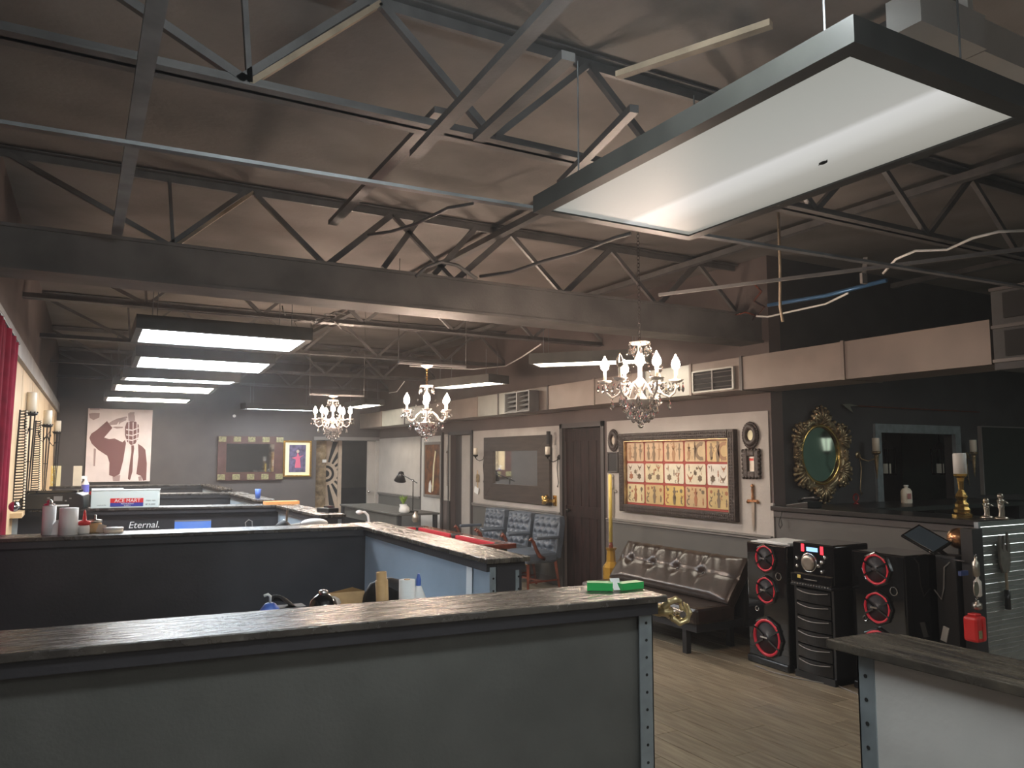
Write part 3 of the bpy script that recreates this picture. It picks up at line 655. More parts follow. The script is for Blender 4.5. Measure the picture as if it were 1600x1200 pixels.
p = onw(654, 905, 2.98); T = thing('squeeze_bottle', 'clear squeeze bottle with blue cap beside the paper towel roll', 'bottle', p)
obj('bottle_body', MB().lathe([(.028, 0), (.03, .02), (.03, .19), (.012, .235), (.008, .24)], n=16), 'paper', T, smooth=True); obj('cap', MB().lathe([(.010, .238), (.010, .262), (.004, .285)], n=12), 'blue', T)
p = onw(655, 905, 2.8); T = thing('crumpled_tissue', 'crumpled white tissue ball just behind the glossy ledge below squeeze bottle', 'tissue', (p.x+.0, 2.75, .90))
obj('tissue', MB().ball((0, 0, .11), .05, 14, 9, (1.2, 1, 2.0)), 'paper', T, smooth=True)
p = onw(606, 905, 3.075); T = thing('black_bag', 'slouched black bag behind the brown cardboard tube', 'bag', p)
obj('bag_body', MB().lathe([(.05, 0), (.105, .04), (.115, .12), (.10, .2), (.075, .245), (.02, .262)], n=20, sy=.6), 'blackm', T, smooth=True)
obj('bag_flap', MB().grid(lambda u, v: (-.11+u*.2, -.07+.01*sin(u*9), .10+.13*v+.02*sin(u*6)), 10, 4), 'black', T)
p = onw(505, 935, 2.9); T = thing('black_dome_cap', 'dark glossy rounded cap with a silver top on the worktop', 'container', p)
obj('dome', MB().lathe([(.055, 0), (.06, .14), (.058, .19), (.045, .23), (.02, .25), (.002, .253)], n=24), 'gloss', T, smooth=True); obj('silver_top', MB().lathe([(.018, .245), (.018, .262), (.008, .266)], n=14), 'chrome', T, smooth=True)
p = onw(540, 935, 3.08); T = thing('torn_cardboard', 'torn brown cardboard piece lying between black cap and bag', 'cardboard', p)
obj('flap', MB().add([(-.06, 0, .13), (.075, 0, .13), (.085, .02, .215), (.03, .01, .235), (-.07, .03, .215), (-.065, .06, .13), (.08, .06, .13), (.09, .06, .20)], [(0,1,2,3,4), (0,4,5), (1,6,7,2)]), 'kraft', T)
obj('plastic_wrap', MB().ball((-.07, 0, .18), .04, 8, 6, (1.3, .8, .8)), 'frost', T); obj('base_block', MB().box((-.06, .0, 0), (.08, .07, .14)), 'kraft', T)
p = onw(455, 940, 3.08); T = thing('folded_dark_cloth', 'folded dark cloth between blue pump dispenser and black cap', 'cloth', p)
obj('cloth', MB().grid(lambda u, v: (-.07+u*.13, -.03+v*.07, .19+.03*sin(u*4+1)+.01*cos(v*7+u*9)), 12, 8), 'blackm', T, smooth=True); obj('stack', MB().box((-.06, -.03, 0), (.05, .04, .185)), 'blackm', T)
p = onw(422, 945, 2.86); T = thing('pump_dispenser', 'red and blue topped pump dispenser with a white spout', 'dispenser', p)
obj('body', MB().lathe([(.05, 0), (.055, .17), (.045, .205), (.03, .222)], n=20), 'red', T, smooth=True); obj('collar', MB().lathe([(.034, .208), (.034, .22), (.018, .24), (.01, .243)], n=16), 'blue', T, smooth=True)
obj('spout', MB().tube([(0, 0, .24), (0, 0, .265), (-.008, 0, .272), (-.022, 0, .268)], .005, 8), 'white', T, smooth=True)
tag(obj('taped_paper', MB().box((1.644, 3.34, 1.0), (1.6455, 3.40, 1.145), Matrix.Rotation(.03, 3, 'X')), 'paper', W=True), 'white paper note taped inside the blue-grey booth side', 'paper')
# ledge 2 items
def onl(px, py, z=LZ): return at(px, py, 'z', z)
for px, r, h, lab in ((75, .036, .165, 'narrow paper towel roll with silver knob, leftmost on second ledge'), (106, .050, .155, 'short wide paper towel roll, second from the left on ledge')):
    p = onl(px, 836); p.y += .03
    T = thing('paper_towel_roll', lab, 'paper roll', p)
    obj('paper', MB().lathe([(.012, 0), (r, 0), (r, h), (.012, h)], n=24), 'paper', T, smooth=True)
    if px == 75: obj('holder_knob', MB().lathe([(.03, h), (.03, h+.012), (.012, h+.02), (.018, h+.03), (.002, h+.04)], n=16), 'chrome', T, smooth=True)
p = onl(93, 836); tag(obj('torn_sheet', shift(MB().add([(-.05,.03,0), (.03,.03,0), (.03,.03,.12), (.01,.035,.09), (-.02,.03,.085), (-.05,.035,.04), (-.05,.032,0), (.03,.032,0)], [(0,1,2,3,4,5)]), p), 'paper', W=True), 'torn paper sheet between the two paper towel rolls', 'paper')
p = onl(131, 834); T = thing('ketchup_style_bottle', 'small clear bottle with a red nozzle cap on the second ledge', 'bottle', p)
obj('bottle_body', MB().lathe([(.028, 0), (.03, .01), (.03, .035), (.025, .055)], n=16), 'white', T, smooth=True); obj('cap', MB().lathe([(.032, .052), (.032, .072), (.012, .08), (.006, .13), (.002, .14)], n=14), 'red', T, smooth=True)
T.name = 'nozzle_bottle'
p = onl(121, 831); tag(obj('small_cup', shift(MB().lathe([(.018, 0), (.022, .07), (.019, .07), (.016, .01)], n=14), p), 'paper', W=True, smooth=True), 'small pale cup beside the red nozzle bottle', 'cup')
p = onl(148, 832); T = thing('supply_jar', 'tan jar with metal lid and small pump, right of the nozzle bottle', 'jar', p)
obj('jar_body', MB().lathe([(.034, 0), (.036, .01), (.036, .055), (.03, .06)], n=16), 'kraft', T, smooth=True); obj('lid', MB().lathe([(.038, .06), (.038, .075), (.006, .08), (.006, .105), (.002, .106)], n=14), 'silver', T, smooth=True)
obj('label_card', MB().box((.01, -.05, .0), (.055, -.047, .05), Matrix.Rotation(.3, 3, 'Y')), 'cream', T)
p = onl(177, 832); lathe_thing('round_tin', 'flat round white tin on the second ledge', 'tin', p, [('tin_body', [(.052, 0), (.054, .004), (.054, .02)], 'wax'), ('lid', [(.056, .02), (.056, .03), (.01, .032)], 'white')])
# posters on the black face of the printer partition
def face3(px, py):
    # plane of the front panel of the third partition
    a = Vector((-.48, 8.05)); b = Vector((1.86, 7.62)); d = (b-a).normalized(); n = Vector((-d.y, d.x)); a = a+n*.045
    P0 = at(px, py, 'y', 7.5); P1 = at(px, py, 'y', 8.5); v = P1-P0; c = Vector((0, 0, EYE))
    t = ((a-c.xy).dot(n))/(v.xy.dot(n)); return c+v*t
rz3 = math.atan2(7.62-8.05, 2.34)
def card3(name, lab, cat, l, r, top, z0, m):
    A = face3(l, top); B = face3(r, top); c = (A+B)/2; wd = (B-A).xy.length
    T = thing(name, lab, cat, (c.x, c.y, z0), rz3); obj('card', MB().box((-wd/2, -.004, 0), (wd/2, 0, A.z-z0)), m, T); return T, wd, A.z-z0
T, wd, h = card3('name_card', 'dark card with scratchy white lettering on black partition below the box', 'sign', 198, 252, 816, .97, 'blackm')
obj('lettering', shift(text_mb('Eternal.', .085, shear=.2), (-.0, -.0055, .045)), 'paper', T)
T, wd, h = card3('blue_picture_card', 'glowing blue picture card on the black partition', 'picture', 273, 330, 813, .95, 'screenblue')
obj('card_edge', MB().box((-wd/2, -.006, h-.012), (wd/2, -.003, h)), 'trim', T)
T, wd, h = card3('dark_picture_card', 'dark card with a white hook-shaped drawing on the black partition', 'picture', 358, 412, 813, .95, 'blackm')
obj('hook_drawing', MB().tube([(0, -.006, .01), (-.01, -.006, .09), (.02, -.006, .115), (.05, -.006, .10), (.055, -.006, .02)], .006, 6), 'trim', T)
# printer & long white box on ledge 3
a = onl(40, 795); b = onl(140, 795); c = (a+b)/2; T = thing('printer', 'black desktop printer on the third ledge, left of the long white box', 'printer', (c.x-.005, 8.06, LZ), rz3)
W2 = .225
obj('body', MB().prism([(-W2-.03, 0), (W2, 0), (W2+.01, .03), (W2, .12), (W2-.06, .145), (-W2, .135), (-W2-.05, .07)], -.14, .14), 'black', T, bev=.01)
obj('scanner_lid', MB().box((-W2, -.13, .14), (W2-.05, .14, .165)), 'gloss', T, bev=.005)
obj('screen', MB().box((.0, -.146, .075), (.065, -.138, .115)), 'trim', T); obj('paper_tray', MB().box((-.04, -.155, .028), (.12, -.138, .042)), 'paper', T)
obj('buttons', MB().box((-.05, -.146, .07), (-.03, -.138, .08)).box((-.05, -.146, .095), (-.03, -.138, .105)).box((.085, -.146, .07), (.10, -.138, .08)).box((.12, -.146, .09), (.135, -.138, .10)), 'trim', T)
a = onl(143, 795); b = onl(250, 793); T = thing('long_white_box', 'long white carton with red and blue store logo, right of the printer', 'box', ((a.x+b.x)/2, 7.96, LZ), rz3+.02)
w2 = .275
obj('carton', MB().box((-w2, -.05, 0), (w2, .10, .155)), mat('carton_white', (.66, .74, .73), .5), T, bev=.003)
obj('lid_flap', MB().box((-w2-.0, -.055, .157), (w2+.005, .10, .161)), 'white', T)
obj('red_logo_panel', MB().box((-.12, -.0525, .045), (.15, -.0505, .085)), 'red', T); obj('blue_logo_panel', MB().box((-.12, -.0525, .012), (.15, -.0505, .045)), mat('logo_blue', (.04, .05, .30), .5), T)
obj('store_name', shift(text_mb('ACE MART', .044), (.02, -.0535, .050)), 'white', T)
obj('second_line', shift(text_mb('RESTAURANT', .017), (.02, -.0535, .031)), 'white', T); obj('third_line', shift(text_mb('SUPPLY', .017), (.02, -.0535, .015)), 'white', T)
obj('item_text', shift(text_mb('ITEM:  NO', .018, False), (.17, -.0515, .055)).add(*(lambda q: (q.v, q.f))(shift(text_mb('18" X 2000\'', .018, False), (.165, -.0515, .022)))), 'hole', T)
obj('small_print', shift(text_mb('MADE IN USA', .012, False), (-.225, -.0515, .022)), 'hole', T)
p = onl(142, 772); tag(obj('red_knob_cap', MB().ball((a.x-.005, 8.05, LZ+.13), .018, 10, 6), 'red', W=True, smooth=True), 'small red cap peeking between printer and white box', 'cap')
bpy.data.objects['red_knob_cap'].parent = None
tag(obj('stacked_papers', MB().box((a.x-.0, 8.15, LZ+.0), (a.x+.26, 8.25, LZ+.165)), 'paper', W=True), 'stack of white papers behind the left end of long white box', 'papers')
# spray bottle & framed art, candle further back on the left
T = thing('spray_bottle', 'clear spray bottle with purple label on the fourth ledge', 'bottle', (*(onl(128, 768).xy*.93), LZ)); T.location = (.12, 10.98, LZ)
obj('bottle_body', MB().lathe([(.04, 0), (.042, .01), (.042, .13), (.015, .17), (.013, .19)], n=16), 'frost', T, smooth=True); obj('label_wrap', MB().lathe([(.043, .03), (.0435, .03), (.0435, .12), (.043, .12)], n=16), mat('purple_label', (.12, .12, .45), .4), T)
obj('trigger', MB().box((-.045, -.012, .19), (.02, .012, .225)).box((-.05, -.006, .16), (-.035, .006, .2)), 'white', T)
def canvas(lab, tl, br, y, deco):
    c, wd, hh = rect('y', y, tl, br); hh += c.z-1.115; T = thing('small_canvas', lab, 'picture', (c.x, y, 1.115)); obj('canvas', MB().box((-wd/2, 0, 0), (wd/2, .03, hh)), 'ivory' if deco else 'wax', T)
    if deco:
        for k in range(3):
            mb = MB(); cz = hh*(.2+.3*k)
            for j in range(10): a = j*pi/5; mb.prism([(-.12*wd+0, cz), (-.12*wd+.05*cos(a-.25), cz+.05*sin(a-.25)), (-.12*wd+.095*cos(a), cz+.095*sin(a)), (-.12*wd+.05*cos(a+.25), cz+.05*sin(a+.25))], -.004-.0005*j, -.001)
            obj('painted_sunflower', mb, 'waxy', T)
    return T
canvas('white canvas with yellow sunflowers at the far left corner', (68, 728), (94, 762), 14.6, True)
canvas('plain pale narrow canvas standing left of the spray bottle', (115, 728), (127, 760), 14.6, False)
for o, zz in (('small_canvas', 0), ):
    pass
T = thing('corner_shelf', 'dark shelf in the far left corner carrying the two small canvases', 'shelf', (.1, 14.7, 1.18)); 
obj('shelf_board', MB().box((-.38, 14.5, 1.08), (.55, 14.85, 1.115)), 'partblk', T, W=True)
# mug, orange strip, gadgets on far side ledges
p = onl(403, 778); p = at(403, 776, 'x', 1.80); T = thing('blue_cup', 'small blue cup standing on a far booth side ledge', 'cup', (1.80, p.y, LZ)); obj('cup_body', MB().lathe([(.028, 0), (.034, .10), (.031, .10), (.025, .005)], n=16), 'blue', T, smooth=True)
p = onl(435, 783); tag(obj('orange_strip', MB().box((1.80, 7.72, LZ), (2.12, 7.84, LZ+.03)), mat('orange_card', (.75, .35, .12), .5), W=True), 'flat orange card lying on the corner of a booth ledge', 'card')
bpy.data.objects['orange_strip'].location = (1.76, 7.75, LZ+.0012)
T = thing('small_gadget', 'small black device with silver clip on the end of the third side ledge', 'device', (*onl(512, 800).xy, LZ), .3)
obj('device_body', MB().box((-.05, -.09, 0), (.05, .09, .035)), 'black', T, bev=.006); obj('clip', MB().box((-.03, -.05, .035), (.03, .02, .055)), 'chrome', T, bev=.004); obj('cable', MB().tube([(.05, 0, .02), (.09, .03, .01), (.08, .09, .008)], .005, 6), 'black', T)
# white curved chair/lamp behind ledge 2
T = thing('white_task_lamp', 'white oval lamp head showing above the second ledge', 'lamp', (*at(491, 812, 'y', 5.9).xy, .0))
z = at(491, 818, 'y', 5.9).z
obj('lamp_head', MB().ball((0, 0, z), .085, 16, 8, (1.25, .7, .45)), 'white', T, smooth=True); obj('lamp_arm', MB().tube([(-.1, 0, z), (-.17, .02, z-.01), (-.22, .05, z+.03)], .01, 8), 'white', T, smooth=True); obj('lamp_pole', MB().tube([(0, 0, 0), (0, 0, z-.03)], .012, 8), 'white', T); obj('lamp_base', MB().lathe([(.15, 0), (.15, .02), (.02, .03)], n=20), 'white', T)
T = thing('black_vase', 'small black pot with a silver stem behind the second ledge', 'pot', (*at(443, 812, 'y', 5.7).xy, .0)); z = at(443, 824, 'y', 5.7).z
obj('pot', MB().lathe([(.06, 0), (.065, z-.1), (.07, z), (.03, z+.04), (.01, z+.05)], n=16), 'blackm', T, smooth=True); obj('stem', MB().tube([(.02, 0, z), (.025, 0, z+.12)], .008, 8), 'silver', T)

# ================================================================== LEFT WALL: curtain, torch sconces
cy0, cy1 = 4.7, 6.75
def curt(u, v):
    y = cy0+u*(cy1-cy0); f = .022*sin(u*75)+.012*sin(u*31+v*2); return (wallL(y)+.055+f*(.6+.4*v), y, .55+v*1.93)
T = thing('red_curtain', 'dark red pleated curtain hanging on the left wall', 'curtain', (wallL(6), 6, .55)); obj('drape', MB().grid(curt, 150, 6), 'redcur', T, W=True, smooth=True)
obj('curtain_rod', MB().tube([(wallL(cy0)+.06, cy0, 2.5), (wallL(cy1+.1)+.06, cy1+.1, 2.5)], .012, 8), 'iron', T, W=True)
obj('tieback_knob', MB().ball((wallL(7.0)+.12, 6.3, 1.32), .035, 12, 8), 'chrome', T, W=True, smooth=True)
def torch(y, x_off, ztop, length, cr, ch, lab):
    X = wallL(y)+x_off; T = thing('torch_sconce', lab, 'wall sconce', (X, y, ztop), LEFT, group='iron torch sconces on the left wall')
    # local: x along wall, y into the wall (wall at y=+x_off)
    obj('candle', MB().lathe([(cr, .0), (cr, ch-.005), (cr*.92, ch), (.002, ch-.006)], n=18), 'wax', T, smooth=True)
    obj('drip_pan', MB().lathe([(.02, -.03), (cr+.01, -.02), (cr+.015, 0), (cr+.008, 0), (.01, -.012)], n=18), 'iron', T, smooth=True)
    st = MB()
    for k in range(10): a = k*pi/5; st.ball(((cr+.013)*cos(a), (cr+.013)*sin(a), .004), .008, 6, 4)
    o = obj('studs', st, 'iron', T); o['kind'] = 'stuff'
    for k in range(6):
        a = k*pi/3; obj('torch_bar', MB().tube([(cr*.9*cos(a), cr*.9*sin(a), -.02), (cr*.55*cos(a), cr*.55*sin(a), -length*.5), (.006*cos(a), .006*sin(a), -length)], [.006, .006, .004], 6), 'iron', T)
    for z in (-.15, -.45, -.75): rr = cr*.9*(1+z/length); obj('hoop', MB().torus((0, 0, z), rr, .004, 14, 5, ax='z'), 'iron', T)
    pts = [(0, .0, -.12), (0, x_off*.35, -.20), (0, x_off*.7, -.14), (0, x_off*.9, -.05), (0, x_off*.75, .0), (0, x_off*.6, -.05), (0, x_off*.7, -.09)]
    obj('scroll_arm', MB().tube(pts, .007, 7), 'iron', T, smooth=True); obj('wall_plate', MB().box((-.03, x_off-.012, -.22), (.03, x_off-.002, .02)), 'iron', T)
    return T
torch(8.5, .062, at(48, 645, 'y', 8.5).z, .95, .043, .19, 'tall iron torch sconce with a thick candle, nearest the red curtain')
torch(10.6, .105, at(77, 664, 'y', 10.6).z, .95, .045, .17, 'middle iron torch sconce with a pale candle on left wall')
torch(12.9, .13, at(92, 675, 'y', 12.9).z, .95, .045, .16, 'farthest iron torch sconce with a candle on left wall')
def ladder(y, lab, z0, z1):
    T = thing('iron_lattice', lab, 'wall ornament', (wallL(y)+.052, y, z0), 0, group='iron lattice strips'); h = z1-z0
    obj('rail', MB().tube([(-.04, 0, 0), (-.022, 0, h)], .008, 6), 'iron', T); obj('rail', MB().tube([(.04, 0, 0), (.022, 0, h)], .008, 6), 'iron', T)
    n = 34; me = None
    for k in range(n):
        u = (k+.5)/n; hw = .04-.018*u
        o = obj('rung', MB().tube([(-hw, 0, u*h), (hw, 0, u*h+.004)], .0055, 5), 'iron', T)
    sp = MB()
    for k in range(n): u = (k+.5)/n; sp.ball((.04-.018*u+.004, -.006, u*h), .009, 6, 4)
    o = obj('bead_edge', sp, 'wax', T); o['kind'] = 'stuff'
ladder(7.75, 'tapered black iron lattice strip beside the nearest torch sconce', 1.22, 2.05); ladder(9.9, 'tapered black iron lattice strip beside the middle torch sconce', 1.22, 2.05)
T = thing('wall_shelf', 'small tan shelf on left wall below the lattice strip by the curtain', 'shelf', (wallL(7.8), 7.8, 1.20)); obj('shelf_board', MB().box((-.46, 7.55, 1.16), (-.36, 8.0, 1.20)), 'tan', T, W=True)
tag(obj('corner_angle', MB().box((-.452, 7.82, .0), (-.40, 7.86, 1.14)).box((-.452, 7.78, .0), (-.447, 7.86, 1.14)), 'galv', W=True), 'pale galvanised upright angle beside the curtain foot', 'metal post')

# ================================================================== BACK WALL PICTURES
# suit painting
c, wd, hh = rect('y', YB-.04, (138, 638), (234, 752)); T = thing('grenade_head_painting', 'large pale canvas of a saluting suited figure with a grenade head', 'painting', (c.x, YB-.045, c.z-.0))
S = wd
obj('canvas', MB().box((-wd/2, 0, 0), (wd/2, .04, hh)), 'pinkcan', T)
def UV(pts): return [((u-.5)*wd, (1-v)*hh) for u, v in pts]
def layer(name, polys, m, y):
    mb = MB()
    for p in polys: mb.prism(UV(p), y, -.0002)
    return obj(name, mb, m, T)
# coordinates measured in the 1200 px crop: canvas spans x 165..1075 (top) , y 60..1125
def cc(L): return [((x-(170-(y-60)*.045))/905, (y-60)/1070) for x, y in L]
jacket = cc([(425,240),(500,340),(385,485),(455,505),(530,495),(640,550),(675,515),(690,560),(650,820),(600,1020),(520,1060),(455,1030),(460,850),(430,750),(300,660),(215,570),(185,490),(210,430),(290,370)])
layer('jacket_left', [jacket], 'stencil', -.003)
layer('jacket_right', [cc([(860,570),(920,610),(965,660),(985,860),(975,1110),(930,1120),(905,1050),(835,1020),(865,760)])], 'stencil', -.003)
layer('tie', [cc([(765,595),(800,595),(805,640),(790,760),(780,980),(745,1110),(715,1090),(740,880),(765,700)])], 'stencil', -.003)
layer('badge_mark', [cc([(180,140),(230,125),(325,125),(320,190),(240,230),(190,200)]), cc([(190,60),(330,55),(320,75),(195,80)])], 'stencilm', -.002)
hnd = [cc(q) for q in ([(450,270),(500,235),(570,200),(630,185),(700,165),(710,185),(650,215),(600,230),(560,290),(470,300)], [(500,330),(560,350),(640,340),(650,320),(590,320),(540,320)], [(590,220),(640,200),(700,200),(690,225),(620,260),(590,290)])]
layer('saluting_hand', hnd, 'stencilm', -.002)
gr = [cc([(700+ (0),255),(760,235),(830,240),(870,290),(875,380),(860,500),(820,570),(760,590),(705,540),(675,440),(675,330)])]
layer('grenade_body', gr, 'stencil', -.003)
gb = []
for yy in (350, 430, 500): gb.append(cc([(690,yy),(780,yy+12),(870,yy-25),(872,yy-10),(780,yy+30),(692,yy+18)]))
for xx in (730, 790, 845): gb.append(cc([(xx-6,250),(xx+8,250),(xx+2,570),(xx-8,570)]))
layer('grenade_grid', gb, 'pinkcan', -.0045)
layer('grenade_pin', [cc([(720,120),(800,110),(815,160),(820,230),(770,240),(725,230)]), cc([(740,105),(810,100),(812,120),(742,128)])], 'stencilm', -.0035)
layer('paint_drips', [cc([(245,640),(275,650),(262,900),(240,900)]), cc([(500,1060),(560,1040),(610,1030),(600,1120),(510,1120)]), cc([(860,1060),(910,1050),(915,1120),(870,1120)])], 'stencilm', -.0015)
# patchwork mirror
c, wd, hh = rect('y', YB-.03, (341, 681), (440, 750)); T = thing('patchwork_mirror', 'wide mirror with checkered brown and sage frame on back wall', 'mirror', (c.x, YB-.03, c.z))
iw, ih0, ih1 = wd*.37, hh*.19, hh*.83
obj('glass', MB().box((-iw, -.006, ih0), (iw, -.001, ih1)), 'mirror', T)
obj('frame', MB().box((-wd/2, -.02, 0), (-iw, .02, hh)).box((iw, -.02, 0), (wd/2, .02, hh)).box((-iw, -.02, 0), (iw, .02, ih0)).box((-iw, -.02, ih1), (iw, .02, hh)), 'pframe', T)
for k in range(5):
    x = -wd/2+wd*(.005+.2225*k); 
    for z0, z1 in ((.015, ih0-.04), (ih1+.03, hh-.012)): obj('sage_tile', MB().box((x, -.03, z0), (x+wd*.115, -.018, z1)), 'sage', T, bev=.006)
# gilt framed print
c, wd, hh = rect('y', YB-.03, (443, 688), (486, 745)); T = thing('gilt_framed_print', 'gilt framed print of a red dressed figure with white mat', 'picture', (c.x, YB-.03, c.z))
fr = MB(); b_ = .04
fr.box((-wd/2, -.02, 0), (-wd/2+b_, .02, hh)).box((wd/2-b_, -.02, 0), (wd/2, .02, hh)).box((-wd/2+b_, -.02, 0), (wd/2-b_, .02, b_)).box((-wd/2+b_, -.02, hh-b_), (wd/2-b_, .02, hh))
obj('frame', fr, 'gold', T, bev=.006); obj('mat_board', MB().box((-wd/2+b_, -.004, b_), (wd/2-b_, 0, hh-b_)), 'ivory', T); obj('print', MB().box((-wd*.29, -.007, hh*.13), (wd*.29, -.003, hh*.88)), 'purple', T)
fg = MB().prism([(-.05, hh*.25), (.07, hh*.25), (.05, hh*.5), (.0, hh*.6), (-.03, hh*.5)], -.010, -.006).prism([(-.12, hh*.52), (-.02, hh*.56), (0, hh*.68), (.04, hh*.56), (.12, hh*.6), (.03, hh*.5), (-.03, hh*.48)], -.009, -.006)
obj('painted_figure', fg, 'pink', T); obj('painted_head', MB().prism([(.03*cos(a*pi/4)+.005, hh*.70+.035*sin(a*pi/4)) for a in range(8)], -.010, -.006), 'cream', T)
# beyond the doorway: carved strip and sunburst board
T = thing('carved_panel', 'carved brown stone-look panel standing inside the back doorway', 'panel', (4.36, YB+.25, 0)); mb = MB()
for k in range(9):
    z = .22*k; obj('carved_block', MB().grid(lambda u, v: (4.24+u*.24, YB+.2-.035*sin(pi*u)*sin(pi*v)-.012*sin(u*17+k)*cos(v*13), z+.005+v*.21), 8, 8), 'stone', T, W=True, smooth=True)
obj('backing', MB().box((4.23, YB+.2, 0), (4.49, YB+.26, 1.99)), 'stone', T, W=True)
sbx = 4.62; T = thing('sunburst_board', 'tall cream board painted with black sun rays inside the back doorway', 'board', (sbx, YB+.3, 0)); obj('board', MB().box((4.49, YB+.3, 0), (4.83, YB+.33, 2.0)), 'cream', T, W=True)
rays = MB(); cx_, cz_ = 4.52, 1.32
def clipx(x): return max(4.495, min(4.76, x))
for k in range(9):
    a0 = -1.45+k*.34; a1 = a0+.16; pts = []
    for a, r in ((a0, .24), (a0, .95), (a1, .95), (a1, .24)):
        x = cx_+r*cos(a); 
        if x > 4.76: r = (4.76-cx_)/cos(a)
        pts.append((cx_+r*cos(a), min(1.98, cz_+r*sin(a))))
    rays.prism(pts, YB+.294, YB+.3)
obj('ray_paint', rays, 'hole', T, W=True)
ring = MB()
for r0, r1 in ((.0, .07), (.12, .17)):
    ring.prism([(clipx(cx_+r1*cos(a*pi/12)), cz_+r1*sin(a*pi/12)) for a in range(-6, 7)]+[(clipx(cx_+r0*cos(a*pi/12)), cz_+r0*sin(a*pi/12)) for a in range(6, -7, -1)], YB+.294, YB+.3)
obj('ring_paint', ring, 'hole', T, W=True); obj('edge_post', MB().box((4.76, YB+.24, 0), (4.83, YB+.31, 2.0)), 'cream', T, W=True)
tag(obj('switch_plate', MB().box((4.40, YB+.14, 1.55), (4.48, YB+.16, 1.61)), 'white', W=True), 'small white plate on the carved panel in the doorway', 'plate')
bpy.data.objects['switch_plate'].location.y = YB+.155
tag(obj('wall_thermostat', MB().lathe([(.03, -.015), (.03, 0)], (at(366, 650, 'y', YB).x, YB, at(366, 650, 'y', YB).z), 14, axis='y'), 'white', W=True), 'small round white disc high on the back wall', 'disc')

# ================================================================== RIGHT WALL THINGS
def pframe(name, lab, cat, tl, br, bw, m, inner=None, minner='mirror', d=.03, off=.012):
    c, wd, hh = rect('x', XW-off-.02, tl, br); T = thing(name, lab, cat, (XW-off, c.y, c.z), RIGHT)
    fr = MB().box((-wd/2, -d, 0), (-wd/2+bw, 0, hh)).box((wd/2-bw, -d, 0), (wd/2, 0, hh)).box((-wd/2+bw, -d, 0), (wd/2-bw, 0, bw)).box((-wd/2+bw, -d, hh-bw), (wd/2-bw, 0, hh))
    obj('frame', fr, m, T, bev=min(.008, bw*.2))
    if inner: obj(inner, MB().box((-wd/2+bw, -.010, bw), (wd/2-bw, -.003, hh-bw)), minner, T)
    return T, wd, hh
# flash art frame: 15 sheets
T, wd, hh = pframe('tattoo_flash_frame', 'huge carved brown frame holding fifteen yellowed tattoo flash sheets', 'picture frame', (970, 678), (1154, 816), .085, 'bframe', 'red_mat', 'redmat', .06)
sh = MB()
for i in range(int(wd/.03)):
    x = -wd/2+.02+i*.03
    if x < wd/2-.02:
        for z in (.022, .052, hh-.062, hh-.03): sh.ball((x, -.062, z), .011, 6, 4, (1, .5, .8))
for i in range(int(hh/.03)):
    for x in (-wd/2+.03, wd/2-.03, -wd/2+.06, wd/2-.06): sh.ball((x, -.062, .03+i*.03), .011, 6, 4, (.8, .5, 1)) if .03+i*.03 < hh-.02 else None
o = obj('carved_beading', sh, 'bframe', T); o['kind'] = 'stuff'
obj('inner_lip', MB().box((-wd/2+.085, -.05, .085), (-wd/2+.097, -.01, hh-.085)).box((wd/2-.097, -.05, .085), (wd/2-.085, -.01, hh-.085)).box((-wd/2+.097, -.05, hh-.097), (wd/2-.097, -.01, hh-.085)), 'agold', T)
gw = (wd-.19)/5; gh = (hh-.19)/3
cols = [[(.62,.44,.27)]*3+[(.60,.45,.26), (.64,.46,.22)], [(.66,.60,.50), (.66,.58,.38), (.70,.66,.52), (.72,.66,.50), (.74,.70,.62)], [(.68,.58,.34), (.56,.42,.2), (.62,.46,.16), (.55,.40,.22), (.58,.44,.2)]]
def motif(mb, cx, cz, s, kind, y):
    if kind == 0:    # dagger / figure
        mb.prism([(cx, cz-s), (cx+.12*s, cz-.5*s), (cx+.14*s, cz+.2*s), (cx+.4*s, cz+.25*s), (cx+.1*s, cz+.35*s), (cx+.1*s, cz+.8*s), (cx, cz+s), (cx-.1*s, cz+.8*s), (cx-.1*s, cz+.35*s), (cx-.4*s, cz+.25*s), (cx-.14*s, cz+.2*s), (cx-.12*s, cz-.5*s)], y, y+.001)
    elif kind == 1:  # swallow
        mb.prism([(cx-s, cz+.9*s), (cx-.2*s, cz+.1*s), (cx, cz+.3*s), (cx+.2*s, cz+.1*s), (cx+s, cz+.9*s), (cx+.5*s, cz-.2*s), (cx+.15*s, cz-.4*s), (cx+.3*s, cz-s), (cx, cz-.6*s), (cx-.3*s, cz-s), (cx-.15*s, cz-.4*s), (cx-.5*s, cz-.2*s)], y, y+.001)
    elif kind == 2:  # rose
        n = 12; mb.prism([(cx+s*.8*(1 if k % 2 else .7)*cos(k*pi/6), cz+s*.8*(1 if k % 2 else .7)*sin(k*pi/6)) for k in range(n)], y, y+.001)
    elif kind == 3:  # horseshoe ring
        a = [(cx+s*cos(t), cz+s*sin(t)) for t in [pi*(-.4)-k*(1.2*pi/8) for k in range(9)]]
        b = [(cx+.6*s*cos(t), cz+.6*s*sin(t)) for t in [pi*(-.4)-k*(1.2*pi/8) for k in range(9)]]
        mb.prism(a+b[::-1], y, y+.001)
    else:            # standing figure
        mb.prism([(cx-.15*s, cz-s), (cx+.15*s, cz-s), (cx+.28*s, cz-.2*s), (cx+.12*s, cz+.2*s), (cx+.3*s, cz+.5*s), (cx+.12*s, cz+.6*s), (cx+.12*s, cz+.95*s), (cx-.12*s, cz+.95*s), (cx-.12*s, cz+.6*s), (cx-.3*s, cz+.5*s), (cx-.12*s, cz+.2*s), (cx-.28*s, cz-.2*s)], y, y+.001)
